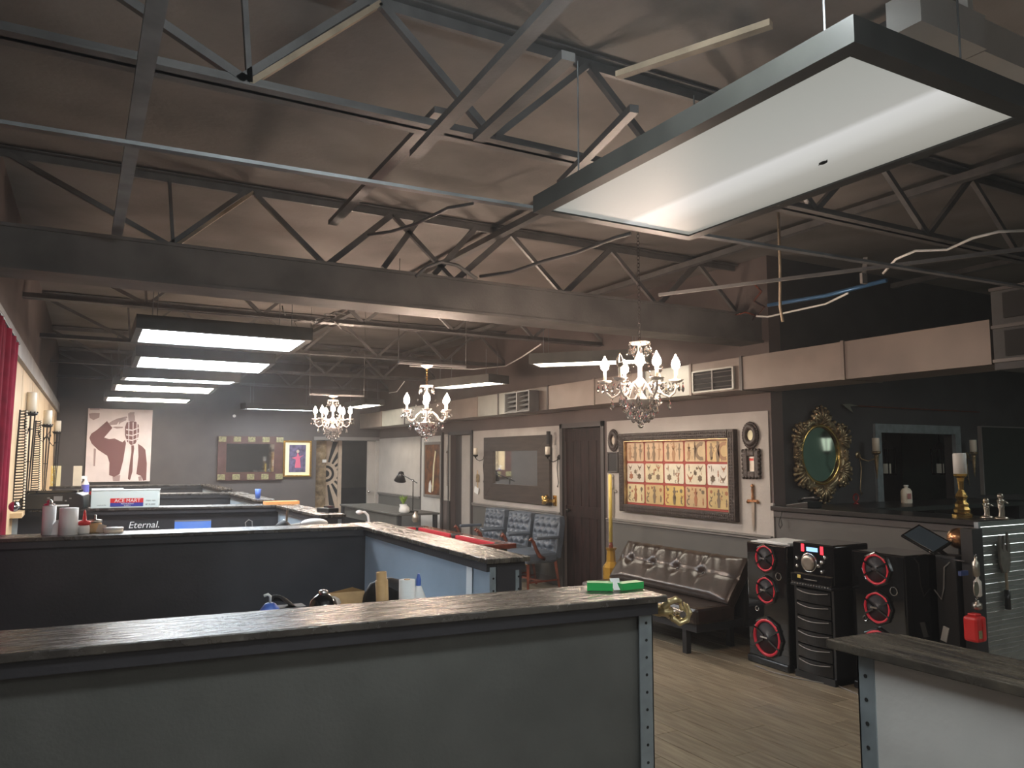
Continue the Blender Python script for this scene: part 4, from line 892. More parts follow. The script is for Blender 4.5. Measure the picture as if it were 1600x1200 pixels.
for r in range(3):
    for c in range(5):
        x0 = -wd/2+.095+c*gw+.012; x1 = x0+gw-.024; z1 = hh-.095-r*gh-.012; z0 = z1-gh+.024; rr = .02
        poly = []
        for (qx, qz, a0) in ((x1-rr, z1-rr, 0), (x0+rr, z1-rr, 90), (x0+rr, z0+rr, 180), (x1-rr, z0+rr, 270)):
            for k in range(4): a = R(a0+30*k); poly.append((qx+rr*cos(a), qz+rr*sin(a)))
        cl = cols[r][c]; s_ = obj('flash_sheet', MB().prism(poly, -.016, -.010), mat('flash_sheet_%d%d' % (r, c), cl, .45, var=.08, vs=9), T)
        d1, d2 = MB(), MB(); W_, H_ = x1-x0, z1-z0
        rnd = random.Random(r*9+c*5+2)
        if r == 0: spots = [(.2, .5, .33, 4), (.5, .5, .4, 4 if c != 3 else 0), (.8, .5, .36, 0 if c < 3 else 3)]
        elif r == 1: spots = [(.2, .78, .13, rnd.choice((0, 1))), (.75, .78, .14, 1), (.25, .3, .19, rnd.choice((1, 2))), (.72, .3, .18, rnd.choice((1, 2, 4))), (.5, .55, .13, rnd.choice((2, 4)))]
        else: spots = [(.16, .8, .10, 2), (.5, .5, .36, 4), (.16, .25, .13, 3), (.85, .75, .12, 2), (.85, .3, .15, 4), (.16, .52, .09, 1)]
        spots += [(rnd.uniform(.08, .92), rnd.uniform(.08, .92), .05+.03*rnd.random(), rnd.randrange(5)) for _ in range(7)]
        for i, (u, v, s, kd) in enumerate(spots): motif(d2 if (i+c+r) % 3 == 0 else d1, x0+u*W_, z0+v*H_, s*H_*1.25, kd, -.0175)
        o_ = obj('ink_drawing', d1, mat('faded_ink', (.27, .19, .12), .6) if r == 0 else mat('sepia_ink', (.20, .15, .10), .6), s_)
        o_['kind'] = 'stuff'
        if d2.v: o_ = obj('red_ink_drawing', d2, mat('faded_red_ink', (.42, .24, .13), .6) if r == 0 else mat('rust_ink', (.38, .16, .08), .6), s_); o_['kind'] = 'stuff'
# wood framed mirror
c, wd, hh = rect('x', XW-.03, (758, 684), (861, 790)); T = thing('wood_framed_mirror', 'rectangular mirror with wide dark wooden frame above the blue chairs', 'mirror', (XW-.012, c.y, c.z), RIGHT)
bw = .31; bz = .245; bt = .21
def tri(pts): mb = MB(); mb.prism(pts, -.045, 0); return mb
X2, x2 = wd/2, wd/2-bw; Z0, z0, z1, Z1 = 0, bz, hh-bt, hh
for pts in ([(-X2, Z0), (X2, Z0), (x2, z0), (-x2, z0)], [(-X2, Z1), (-x2, z1), (x2, z1), (X2, Z1)], [(-X2, Z0), (-x2, z0), (-x2, z1), (-X2, Z1)], [(X2, Z0), (X2, Z1), (x2, z1), (x2, z0)]):
    obj('frame_board', tri(pts), 'wframe', T, bev=.003)
obj('glass', MB().box((-x2, -.02, z0), (x2, -.012, z1)), 'mirror', T)
# wall candle sconces
def sconce(loc, rz, lab, mm, cr=.033, ch=.11, arm=.12, side=1, tail=.42, cone=False, group=None):
    T = thing('candle_sconce', lab, 'wall sconce', loc, rz, group=group)
    obj('candle', MB().lathe([(cr, 0), (cr, ch-.004), (cr*.9, ch), (.002, ch-.004)], (0, -arm, 0), 16), 'wax', T, smooth=True)
    obj('cup', MB().lathe([(.008, -.05), (.012, -.03), (cr+.006, -.015), (cr+.009, .005), (cr+.002, .004), (.01, -.008)], (0, -arm, 0), 16), mm, T, smooth=True)
    if cone: obj('cone_holder', MB().lathe([(.004, -.26), (.010, -.2), (.022, -.05), (.026, -.03)], (0, -arm, 0), 14), mm, T, smooth=True)
    s = side
    obj('scroll_arm', MB().tube([(0, -arm, -.04), (s*.02, -arm*.9, -.07), (s*.05, -arm*.6, -.09), (s*.09, -arm*.3, -.07), (s*.10, -.02, -.03), (s*.08, -.012, -.015), (s*.07, -.015, -.04)], .006, 7), mm, T, smooth=True)
    obj('tail', MB().tube([(s*.10, -.02, -.03), (s*.07, -.02, -.16), (s*.085, -.02, -.27), (s*.10, -.02, -.36), (s*.085, -.02, -tail), (s*.07, -.02, -tail+.02)], .005, 7), mm, T, smooth=True)
    obj('backplate', MB().lathe([(.032, -.012), (.035, -.006), (.03, 0)], (s*.10, 0, -.03), 18, axis='y'), mm, T, smooth=True)
    return T
sconce((XW-.012, at(744, 712, 'x', XW-.12).y, at(744, 711, 'x', XW-.12).z), RIGHT, 'iron candle sconce left of the wood framed mirror', 'iron')
sconce((XW-.012, at(857, 712, 'x', XW-.12).y, at(857, 711, 'x', XW-.12).z), RIGHT, 'iron candle sconce right of the wood framed mirror', 'iron')
p = at(746, 745, 'x', XW-.03); T = thing('hanging_tassel_and_tag', 'paper tag hanging on a cord left of the wood framed mirror', 'tag', (XW-.02, p.y, p.z-.2), RIGHT)
obj('cord', MB().tube([(0, -.01, .3), (.01, -.01, .0)], .004, 5), 'gold', T); obj('tag_card', MB().box((-.04, -.014, .12), (.05, -.010, .24)), 'agold', T); obj('paper_note', MB().box((-.09, -.02, -.06), (.05, -.016, .04), Matrix.Rotation(.25, 3, 'Y')), 'paper', T)
tag(obj('dark_candle_tube', MB().lathe([(.028, 0), (.028, .17), (.02, .17)], at(857, 694, 'x', XW-.1), 14), 'blackm', W=True), 'dark cylinder above the candle right of the wood framed mirror', 'candle shade')
# golden hand on the right wall
fing = []
for i, (L, dz) in enumerate(((.94, .030), (1.0, .011), (.95, -.009), (.78, -.027))):
    fing.append(([(.028, .0, dz), (.028+.032*L, -.018, dz), (.022+.04*L, -.040, dz), (.005+.03*L, -.044, dz*.95)], .0092))
thumb = ([(-.008, -.012, .030), (.010, -.034, .040), (.034, -.050, .030)], .0105)
p = at(856, 782, 'x', XW-.06); T = hand('gold_hand', 'shiny gold fist on the wall beside the wood framed mirror corner', (XW-.115, p.y, p.z), (0, 0, pi/2), 1.5, fing, thumb, (.032, 1.1, .6, 1.15), 'gold', vox=.004)
obj('wall_plate', MB().box((-.15, -.102, -.07), (-.07, -.09, .07)), 'gold', T, bev=.004); obj('bracket', MB().box((-.13, -.095, -.02), (-.09, .02, .02)), 'gold', T)
# picture on door 4 and narrow frame
T, wd, hh = pframe('door_picture', 'tall orange and brown framed picture hung on the grey door', 'picture', (662, 691), (688, 779), .05, 'trim', 'print', 'orangep', .02, off=.036)
obj('painted_streak', MB().prism([(.0, .1), (.05, .12), (.1, .6), (.16, .8), (.12, .82), (.04, .55)], -.014, -.011), 'ivory', T); obj('painted_blossom', MB().prism([(-.16, .1), (-.05, .08), (-.02, .2), (-.08, .3), (-.14, .24)], -.014, -.011), 'white', T)
T, wd, hh = pframe('narrow_picture', 'tall narrow pale framed picture between the grey door and the doorway', 'picture', (694, 679), (702, 783), .03, 'wlight', 'print', 'wlight', .02, off=.0)
obj('dagger_drawing', MB().prism([(-.01, .25), (.01, .25), (.015, .8), (.05, .82), (.01, .85), (0, .95), (-.01, .85), (-.05, .82), (-.015, .8)], -.014, -.011), 'ink', T)
# oval frames, small frames, daggers
def oval(lab, px, py, rx, rz_, glass):
    p = at(px, py, 'x', XW-.03); T = thing('oval_frame', lab, 'picture frame', (XW-.012, p.y, p.z-rz_), RIGHT); mb = MB().torus((0, -.02, rz_), 1, .001, 4, 3) if 0 else MB()
    n = 28
    for k in range(n): a = 2*pi*k/n; mb.ball((rx*.86*cos(a), -.016, rz_+rz_*.86*sin(a)), rx*.17, 6, 5, (1, .6, 1))
    mb.torus((0, -.014, rz_), rx*.62, rx*.25, 28, 8, sz=rz_/rx)
    obj('carved_rim', mb, 'bframe', T, smooth=True); obj('picture_disc', MB().lathe([(rx*.45, -.012), (rx*.45, -.004)], (0, 0, rz_), 20, sy=rz_/rx, axis='y'), glass, T)
oval('black carved oval frame with gold moon, right of the flash frame', 1172, 680, .105, .13, 'ivory'); oval('black carved oval frame left of the flash frame, beside dark door', 958, 688, .105, .135, 'silver')
T, wd, hh = pframe('small_carved_frame', 'small ornate dark frame with bright mirror, right of flash frame', 'picture frame', (1161, 704), (1187, 746), .055, 'bframe', 'glass', 'silver', .035)
mb = MB()
for k in range(22):
    t = k/22*2*(wd+hh); x, z = (t, 0) if t < wd else ((wd, t-wd) if t < wd+hh else ((2*wd+hh-t, hh) if t < 2*wd+hh else (0, 2*(wd+hh)-t)))
    mb.ball((x-wd/2, -.02, z), .02, 6, 5)
obj('carved_knobs', mb, 'bframe', T, smooth=True); obj('red_sticker', MB().box((-.03, -.013, hh*.62), (.02, -.010, hh*.7)), 'red', T)
T, wd, hh = pframe('dark_small_frame', 'small flat dark frame beside the black door, left of flash frame', 'picture frame', (948, 706), (965, 739), .02, 'trimd', 'print', 'blackm', .02)
def dagger(lab, px, t, b, mh, mb_):
    A = at(px, t, 'x', XW-.03); B = at(px, b, 'x', XW-.03); L = A.z-B.z; T = thing('dagger', lab, 'dagger', (XW-.012, A.y, B.z), RIGHT)
    obj('blade', MB().prism([(0, 0), (.014, .06), (.019, L*.62), (-.019, L*.62), (-.014, .06)], -.016, -.008), mb_, T); obj('guard', MB().box((-.06, -.024, L*.62), (.06, -.004, L*.62+.022)).ball((-.06, -.014, L*.62), .016, 8, 6).ball((.06, -.014, L*.62), .016, 8, 6), mh, T)
    obj('grip', MB().lathe([(.011, L*.64), (.015, L*.72), (.010, L*.78), (.015, L*.86), (.010, L*.92), (.02, L*.96), (.004, L)], (0, -.014, 0), 12), mh, T, smooth=True)
dagger('ornate dagger with coppery handle hung right of the flash frame', 1175, 756, 831, 'copper', 'silver'); dagger('thin dagger hung left of the flash frame below the dark frame', 957, 741, 812, 'silver', 'silver')

# ================================================================== FURNITURE
def tuft_back(w, h, nx, nz, depth, bulge, y0, lean=0, z0=0):
    pts = []
    for j in range(nz):
        for i in range(nx+(j % 2)): pts.append(((i+.5-(j % 2)*.5)/nx*.92*w-.46*w, (j+.5)/nz*.92*h+.04*h))
    def fn(u, v):
        x = (u-.5)*w; z = v*h; e = min(1, 6*min(u, 1-u), 6*min(v, 1-v))**.5; d = bulge*e
        for px_, pz in pts:
            r2 = ((x-px_)/(w/nx*.40))**2+((z-pz)/(h/nz*.45))**2; d -= depth*math.exp(-r2*1.9)
        return (x, y0-d+lean*z, z0+z)
    return fn
def armchair(loc, rz, lab):
    T = thing('tufted_armchair', lab, 'armchair', loc, rz, group='tufted blue armchairs along the right wall')
    # faces local -y
    w = .54; lean = .16
    obj('backrest_front', MB().grid(tuft_back(w-.03, .47, 4, 5, .045, .06, .20, lean, .44), 40, 48), 'blueleather', T, smooth=True)
    shell = MB(); zz = [.38, .6, .80, .90, .915]; ww = [w/2-.01, w/2, w/2, w/2-.03, w/2-.12]
    poly = [(-ww[i], zz[i]) for i in range(5)]+[(ww[i], zz[i]) for i in reversed(range(5))]
    mb = MB().prism(poly, .19, .29); mb.v = [Vector((v.x, v.y+lean*(v.z-.44), v.z)) for v in mb.v]; obj('backrest_shell', mb, 'blueleather', T, bev=.015)
    obj('seat', MB().box((-.27, -.27, .34), (.27, .22, .47)), 'blueleather', T, bev=.035); obj('seat_cushion', MB().grid(lambda u, v: ((u-.5)*.50, -.27+v*.46, .465+.035*min(1, 5*min(u, 1-u, v, 1-v))), 12, 12), 'blueleather', T, smooth=True)
    obj('nailhead_trim', MB().box((-.275, -.275, .345), (.275, -.268, .352)), 'agold', T)
    for s in (-1, 1):
        obj('arm_pad', MB().box((s*.30-.032, -.16, .635), (s*.30+.032, .20, .675)), 'blueleather', T, bev=.015)
        obj('arm_scroll', MB().tube([(s*.30, -.02, .40), (s*.30, -.10, .44), (s*.30, -.155, .53), (s*.30, -.19, .61), (s*.30, -.235, .655), (s*.30, -.25, .63)], [.022, .026, .024, .022, .024, .02], 9), 'mahog', T, smooth=True)
        obj('leg', MB().tube([(s*.24, -.23, 0), (s*.24, -.23, .34)], [.018, .026], 4), 'mahog', T); obj('leg', MB().tube([(s*.24, .27, 0), (s*.24, .20, .36)], [.018, .026], 4), 'mahog', T)
        obj('side_stretcher', MB().bar((s*.24, -.22, .12), (s*.24, .24, .12), .03, .02), 'mahog', T)
    obj('cross_stretcher', MB().bar((-.24, 0, .12), (.24, 0, .12), .03, .02), 'mahog', T)
    return T
C0 = armchair((5.12, 8.70, 0), RIGHT+.12, 'blue tufted armchair nearest the dark plank door')
for (x, y, r, lab) in ((5.12, 9.42, RIGHT+.10, 'blue tufted armchair in the middle of the three'), (5.14, 10.2, RIGHT+.06, 'blue tufted armchair farthest from the dark plank door')):
    c = copy_tree(C0); c.location = (x, y, 0); c.rotation_euler.z = r; c['label'] = lab
# sofa / futon, faces -x
T = thing('tufted_sofa', 'armless dark brown leather sofa with tufted back below the flash frame', 'sofa', (4.85, 5.85, 0), RIGHT)
SL = 1.68
def sofab(u, v):
    x = (u-.5)*SL; d = .05*min(1, 8*min(u, 1-u), 8*min(v, 1-v))**.5
    for k in range(4):
        px_ = (-.62+.345*k)*SL/1.68; r2 = ((x-px_)/.05)**2+((v-.52)/.10)**2; d -= .038*math.exp(-r2); d -= .008*math.exp(-((x-px_)/.02)**2)*(1 if v > .5 else .2)
    d -= .014*math.exp(-((v-.52)/.02)**2)
    d += .004*sin(x*38+v*9)*v
    y = .02+.26*v; z = .42+.36*v
    return (x, y-d*.85, z+d*.5)
obj('backrest_cushion', MB().grid(sofab, 100, 26), 'brleather', T, smooth=True)
mb = MB().box((-SL/2, 0, 0), (SL/2, .10, .44)); rt = Matrix.Rotation(-.62, 4, 'X'); mb = xform(mb, rt); shift(mb, (0, .02, .42)); obj('backrest_frame', mb, 'brleather', T, bev=.02)
for k in range(4): x = (-.62+.345*k); obj('tuft_button', MB().ball((x, .155-.005, .607), .014, 8, 6), 'black', T)
obj('seat_cushion', MB().box((-SL/2, -.33, .27), (SL/2, .12, .41)), 'brleather', T, bev=.03)
obj('seat_frame', MB().box((-SL/2+.05, -.28, .2), (SL/2-.05, .3, .27)), 'blackm', T); obj('back_support', MB().box((-SL/2+.02, .25, .2), (SL/2-.02, .55, .62)), 'blackm', T)
for x in (-.72, .62):
    for y in (-.24, .26): obj('leg', MB().box((x-.025, y-.025, 0), (x+.025, y+.025, .2)), 'blackm', T)
# amber urn with tall yellow candle
p = at(955, 905, 'x', 5.05); T = thing('amber_candle_stand', 'amber lantern-like stand with a tall yellow candle beside the dark door', 'candle stand', (5.05, p.y, 0))
zb = at(955, 910, 'x', 5.05).z; zt = at(955, 856, 'x', 5.05).z
obj('stand', MB().lathe([(.13, 0), (.13, .02), (.03, .05), (.025, zb-.03), (.09, zb-.01), (.09, zb)], n=20), 'agold', T, smooth=True)
obj('amber_body', MB().lathe([(.085, zb), (.088, zb+.02), (.088, zb+.16), (.05, zb+.22), (.045, zt-.03), (.065, zt)], n=8), 'amber', T)
obj('socket', MB().lathe([(.02, zt-.02), (.025, zt+.02), (.014, zt+.07)], n=12), 'mahog', T, smooth=True)
obj('tall_candle', MB().lathe([(.02, zt+.06), (.019, at(951, 742, 'x', 5.05).z), (.003, at(951, 742, 'x', 5.05).z+.01)], n=12), 'waxy', T, smooth=True)
# pool table
T = thing('pool_table', 'pool table with red felt and dark wooden rails behind the second booth', 'pool table', (3.1, 7.85, 0))
x0, x1, y0, y1 = 2.42, 3.78, 6.7, 9.0
obj('bed', MB().box((x0+.1, y0+.1, .74), (x1-.1, y1-.1, .775)), 'felt', T, W=True); obj('slate_frame', MB().box((x0+.04, y0+.04, .58), (x1-.04, y1-.04, .738)), 'mahog', T, W=True, bev=.01)
for a, b in (((x0, y0, .775), (x1, y0+.11, .82)), ((x0, y1-.11, .775), (x1, y1, .82)), ((x0, y0+.11, .775), (x0+.11, y1-.11, .82)), ((x1-.11, y0+.11, .775), (x1, y1-.11, .82))): obj('rail', MB().box(a, b), 'mahog', T, W=True, bev=.006)
for a, b in (((x0+.17, y0+.11, .776), (x1-.17, y0+.155, .815)), ((x0+.17, y1-.155, .776), (x1-.17, y1-.11, .815)), ((x0+.11, y0+.17, .776), (x0+.155, 7.78, .815)), ((x0+.11, 7.92, .776), (x0+.155, y1-.17, .815)), ((x1-.155, y0+.17, .776), (x1-.11, 7.78, .815)), ((x1-.155, 7.92, .776), (x1-.11, y1-.17, .815))): obj('cushion', MB().box(a, b), 'felt', T, W=True, bev=.008)
for px_, py_ in ((x0+.11, y0+.11), (x1-.11, y0+.11), (x0+.1, 7.85), (x1-.1, 7.85), (x0+.11, y1-.11), (x1-.11, y1-.11)): obj('pocket', MB().lathe([(.055, .70), (.062, .80), (.07, .824), (.058, .824), (.05, .72)], (px_, py_, 0), 16), 'blackm', T, W=True, smooth=True)
for x in (x0+.2, x1-.2):
    for y in (y0+.25, y1-.25): obj('leg', MB().lathe([(.07, 0), (.05, .05), (.07, .2), (.09, .45), (.09, .585)], (x, y, 0), 12), 'mahog', T, W=True, smooth=True)
# black desk, lamp, plant, mouse-like box at far right
T = thing('black_desk', 'long black desk against the back part of the right wall', 'desk', (4.6, 12.3, 0)); DZ = .80
A = at(537, 787, 'z', DZ); Bq = at(655, 803, 'z', DZ)
dx0, dx1, dy0, dy1 = 4.42, 5.1, 11.45, 13.6
obj('desk_top', MB().box((4.28, 11.25, .77), (4.98, 14.2, .80)), 'part', T, W=True, bev=.006); obj('modesty_panel', MB().box((4.34, 11.32, .58), (4.37, 14.1, .77)), 'part', T, W=True)
for x in (4.33, 4.92):
    for y in (11.3, 14.12): obj('leg', MB().box((x-.03, y-.03, 0), (x+.03, y+.03, .77)), 'blackm', T, W=True)
q = Vector((4.62, 11.75, .80)); q2 = at(645, 790, 'x', 4.65); 
T = thing('desk_lamp', 'black swing arm desk lamp on the long black desk', 'desk lamp', (4.65, q2.y, DZ), RIGHT)
zt = at(645, 752, 'x', 4.65).z-DZ
dyl = q2.y-at(619, 757, 'x', 4.65).y
obj('base', MB().lathe([(.085, 0), (.085, .02), (.02, .03)], n=18), 'black', T, smooth=True); obj('pole', MB().tube([(0, 0, .02), (0, 0, zt+.03)], .008, 8), 'iron', T)
obj('boom', MB().tube([(.16, 0, zt-.02), (-.5, 0, zt+.10)], .008, 8), 'iron', T); obj('shade', xform(MB().lathe([(.02, .10), (.04, .09), (.055, .04), (.10, -.06), (.095, -.06), (.05, .03)], n=20), Matrix.Translation((-.55, 0, zt+.05))@Matrix.Rotation(.35, 4, 'Y')), 'black', T, smooth=True); obj('counterweight', MB().ball((0, 0, zt+.01), .02), 'chrome', T, smooth=True)
p = at(630, 793, 'x', 4.6); T = thing('potted_plant', 'small potted plant with yellow-green leaves on black desk', 'plant', (4.6, p.y, DZ))
obj('pot', MB().lathe([(.045, 0), (.06, .11), (.052, .11), (.04, .02)], n=16), 'white', T, smooth=True)
for k in range(9):
    a = k*.7; h = .12+.02*(k % 3); obj('leaf', MB().add([(0, 0, .1), (.03*cos(a)-.02*sin(a), .03*sin(a)+.02*cos(a), .1+h*.6), (.08*cos(a), .08*sin(a), .1+h), (.03*cos(a)+.02*sin(a), .03*sin(a)-.02*cos(a), .1+h*.6)], [(0,1,2,3)]), 'leaf', T)
p = at(633, 797, 'x', 4.5); T = thing('white_dome', 'round white ornament beside the plant on the black desk', 'ornament', (4.45, p.y-.1, DZ)); obj('dome', MB().lathe([(.06, 0), (.085, .03), (.08, .08), (.05, .115), (.001, .125)], n=18), 'white', T, smooth=True)
T = thing('white_hose_stand', 'white curved hose rising in front of the long black desk', 'hose', (*at(577, 820, 'y', 9.3).xy, 0)); z = at(575, 800, 'y', 9.3).z
obj('hose', MB().tube([(0, 0, 0), (0, 0, z-.15), (-.02, 0, z-.04), (-.06, 0, z-.0), (-.13, 0, z+.0)], .016, 8), 'white', T, smooth=True); obj('nozzle', MB().ball((-.13, 0, z), .035, 10, 6, (1.3, 1, .8)), 'white', T, smooth=True)
tag(obj('wall_jug', MB().lathe([(.03, 0), (.05, .03), (.045, .09), (.015, .13), (.02, .15)], at(649, 816, 'x', 4.27), 12), 'silver', W=True, smooth=True), 'small white pouch hanging on the front edge of black desk', 'pouch')

# ================================================================== HALF WALL, LEDGE, SOUND SYSTEM
hw = thing('half_wall_counter', 'dark grey half wall with a black ledge to the right of the flash wall', 'counter', (5.6, 4.2, 0))
obj('front_panel', MB().box((5.55, 3.27, 0), (5.57, 5.08, 1.17)), 'wains', hw, W=True); obj('core', MB().box((5.57, 3.27, 0), (5.70, 5.08, 1.17)), 'partblk', hw, W=True)
obj('ledge', MB().box((5.50, 3.22, 1.175), (5.95, 5.09, 1.215)), 'black', hw, W=True, bev=.004)
obj('moulding', MB().box((5.53, 3.27, 1.12), (5.55, 5.08, 1.17)), 'trimd', hw, W=True)
obj('rear_ledge', MB().box((5.95, 4.4, 1.175), (8.6, 5.06, 1.215)), 'black', hw, W=True)
obj('rear_brackets', MB().box((7.0, 4.5, 0), (7.05, 5.06, 1.175)).box((8.4, 4.5, 0), (8.45, 5.06, 1.175)), 'partblk', hw, W=True)
def driver(T, x, z, r, y0=-.0):
    D = obj('driver_ring', MB().torus((x, y0-.012, z), r, r*.10, 32, 8), 'ringred', T, smooth=True)
    obj('cone', MB().lathe([(r*.93, y0-.010), (r*.55, y0+.03), (r*.25, y0+.035), (r*.22, y0+.02), (.001, y0+.01)], (x, 0, z), 28, axis='y'), 'cone', D, smooth=True)
    obj('chrome_bar', MB().box((x-r*.45, y0-.030, z-.006), (x+r*.1, y0-.022, z+.006)), 'chrome', D)
    mb = MB()
    for a in (0.5, -0.5, pi+.5, pi-.5): mb.bar((x+r*.25*cos(a), y0-.025, z+r*.25*sin(a)), (x+r*1.12*cos(a), y0-.02, z+r*1.12*sin(a)), r*.10, .012, up=(0,1,0))
    obj('guard', mb, 'gloss', D)
def tower(loc, rz, lab, w, h, d, zs, rs):
    T = thing('speaker_tower', lab, 'speaker', loc, rz, group='tall black speaker towers with red rings')
    obj('cabinet', MB().box((-w/2, 0, 0), (w/2, d, h)), 'gloss', T, bev=.012)
    for i, (z, r) in enumerate(zip(zs, rs)):
        obj('front_pod', MB().lathe([(r*1.25, .002), (r*1.25, -.015), (r*1.12, -.022), (r*1.05, -.01), (r*1.0, .0)], (0, 0, z), 8 if i < 2 else 8, axis='y'), 'gloss', T, bev=.004)
        driver(T, 0, z, r)
    obj('port_trim', MB().torus((w*.30, -.006, (zs[0]+zs[1])/2), .028, .004, 16, 6).torus((-w*.25, -.006, zs[2]+rs[2]*1.55), .018, .003, 14, 5), 'chrome', T)
    obj('foot_trim', MB().box((-w/2-.004, -.02, 0), (w/2+.004, .05, .06)), 'black', T, bev=.012); return T
tower((4.88, 4.575, 0), RIGHT-.05, 'left speaker tower with red rings beside the brown sofa', .44, .96, .40, (.845, .595, .225), (.096, .096, .135))
tower((4.98, 3.65, 0), RIGHT-.05, 'right speaker tower with red rings, partly behind the worn ledge', .44, .98, .40, (.865, .60, .30), (.10, .10, .135))
tag(obj('paper_stack', MB().box((4.9, 4.38, .962), (5.2, 4.75, .972), Matrix.Rotation(.1, 3, 'Z')).box((4.92, 4.36, .972), (5.22, 4.70, .980), Matrix.Rotation(-.08, 3, 'Z')), 'paper', W=True), 'loose white papers lying on top of left speaker tower', 'papers')
# drawer tower
T = thing('drawer_tower', 'black plastic drawer tower standing between the two speaker towers', 'drawer unit', (4.86, 4.12, 0), RIGHT)
w, h, d = .36, .70, .40
obj('frame', MB().box((-w/2, .02, 0), (-w/2+.02, d, h)).box((w/2-.02, .02, 0), (w/2, d, h)).box((-w/2, d-.02, 0), (w/2, d, h)).box((-w/2, .0, 0), (w/2, d, .05)), 'black', T)
obj('top_tray', MB().box((-w/2-.008, -.012, h-.02), (w/2+.008, d, h)), 'black', T, bev=.005)
sl = MB()
for k in range(14): sl.box((-w/2+.01+k*.025, -.02, h-.001), (-w/2+.02+k*.025, .03, h+.004))
o = obj('vent_slots', sl, 'trim', T); o['kind'] = 'stuff'
for k in range(6):
    z0 = .055+k*.103
    mb = MB().grid(lambda u, v: ((u-.5)*(w-.05), -.025*sin(pi*u)+.012, z0+v*.092), 12, 2); dd = obj('drawer', mb.box((-w/2+.03, .014, z0), (w/2-.03, d-.03, z0+.09)), 'black', T)
    obj('drawer_lip', MB().tube([((u/8-.5)*(w-.08), -.028*sin(pi*u/8)+.004, z0+.080-.012*sin(pi*u/8)) for u in range(9)], .004, 6), 'chrome' if k == -1 else 'trim', dd)
# receiver
T = thing('stereo_receiver', 'glossy black stereo with a silver dial and red lit bars on the drawer tower', 'stereo', (4.88, 4.12, .705), RIGHT)
obj('case', MB().box((-.185, 0, 0), (.185, .40, .30)), 'gloss', T, bev=.01)
obj('front_step', MB().box((-.185, -.03, 0), (.185, .0, .07)), 'gloss', T, bev=.006)
obj('volume_dial', MB().lathe([(.058, 0), (.058, -.018), (.05, -.026), (.03, -.022), (.001, -.024)], (-.03, 0, .155), 28, axis='y'), 'silver', T, smooth=True); obj('dial_ring', MB().torus((-.03, -.004, .155), .068, .006, 28, 6), 'chrome', T, smooth=True)
for x, z in ((-.14, .12), (-.14, .18), (.09, .17), (.09, .10), (.06, .14), (.12, .21)): obj('knob', MB().lathe([(.014, 0), (.014, -.014), (.001, -.016)], (x, 0, z), 12, axis='y'), 'chrome', T, smooth=True)
obj('red_light_bar', MB().box((-.10, -.004, .235), (-.075, 0, .29)), 'ledred', T); obj('red_light_bar', MB().box((.075, -.004, .225), (.10, 0, .285)), 'ledred', T); obj('blue_display', MB().box((-.05, -.004, .24), (.05, 0, .27)), 'ledblue', T)
obj('sticker', MB().box((-.12, -.031, .035), (-.09, -.0301, .06)), 'waxy', T); obj('disc_slot', MB().box((-.06, -.034, .03), (.06, -.030, .036)), 'trim', T)
tag(obj('grey_floor_box', MB().box((5.1, 4.86, 0), (5.3, 4.95, .2)), 'partgrey', W=True), 'pale grey box on the floor between sofa and left speaker tower', 'box')
tag(obj('floor_cable', MB().tube([(4.80, 4.65, .006), (4.76, 4.45, .006), (4.80, 4.2, .006), (4.9, 3.95, .006), (4.83, 3.7, .006)], .004, 6), 'trim', W=True), 'thin cable lying on the floor before the speaker towers', 'cable')
# podium with tablet
T = thing('tablet_podium', 'tall black cabinet with a tilted tablet on top, right of the speakers', 'cabinet', (5.3, 3.3, 0), RIGHT)
obj('body', MB().box((-.09, -.05, 0), (.055, .10, .98)), 'blackm', T, bev=.008)
ta = at(1413, 830, 'x', 5.2); tb = at(1480, 858, 'x', 5.2)
tc_ = at(1447, 843, 'x', 5.2); tm = Matrix.Translation((3.3-tc_.y, -.10, tc_.z))@Matrix.Rotation(.42, 4, 'Y')@Matrix.Rotation(.45, 4, 'X')
tbl = obj('tablet', xform(MB().box((-.13, -.09, -.009), (.13, .09, .009)), tm), 'gloss', T, bev=.004)
obj('screen', xform(MB().box((-.115, -.075, .009), (.115, .075, .0105)), tm), mat('tablet_glass', (.05, .07, .09), .15), tbl)
obj('tablet_arm', MB().tube([(-.03, 0, .97), (3.3-tc_.y, -.09, tc_.z-.01)], .015, 8), 'iron', T); obj('front_card', MB().box((-.06, -.062, .40), (-.02, -.052, .50), Matrix.Rotation(.25, 3, 'Y')), 'partgrey', T)
obj('white_cable', MB().tube([(.02, -.055, .94), (-.02, -.06, .90), (-.03, -.06, .76), (-.05, -.06, .68), (-.10, -.06, .74)], .005, 6), 'trim', T, smooth=True); obj('top_edge', MB().box((-.05, -.056, .955), (.12, -.05, .962)), 'chrome', T)
p = at(1499, 841, 'x', 5.415); T = thing('copper_globe', 'mottled copper ball above the black cabinet by the diamond plate', 'ornament', (5.415, p.y, p.z-.08)); obj('ball', MB().ball((0, 0, .08), .08, 24, 16, (1, 1, .92)), 'copper', T, smooth=True)
obj('stem', MB().tube([(0, 0, .01), (0, 0, -(p.z-.08))], .012, 8), 'iron', T)
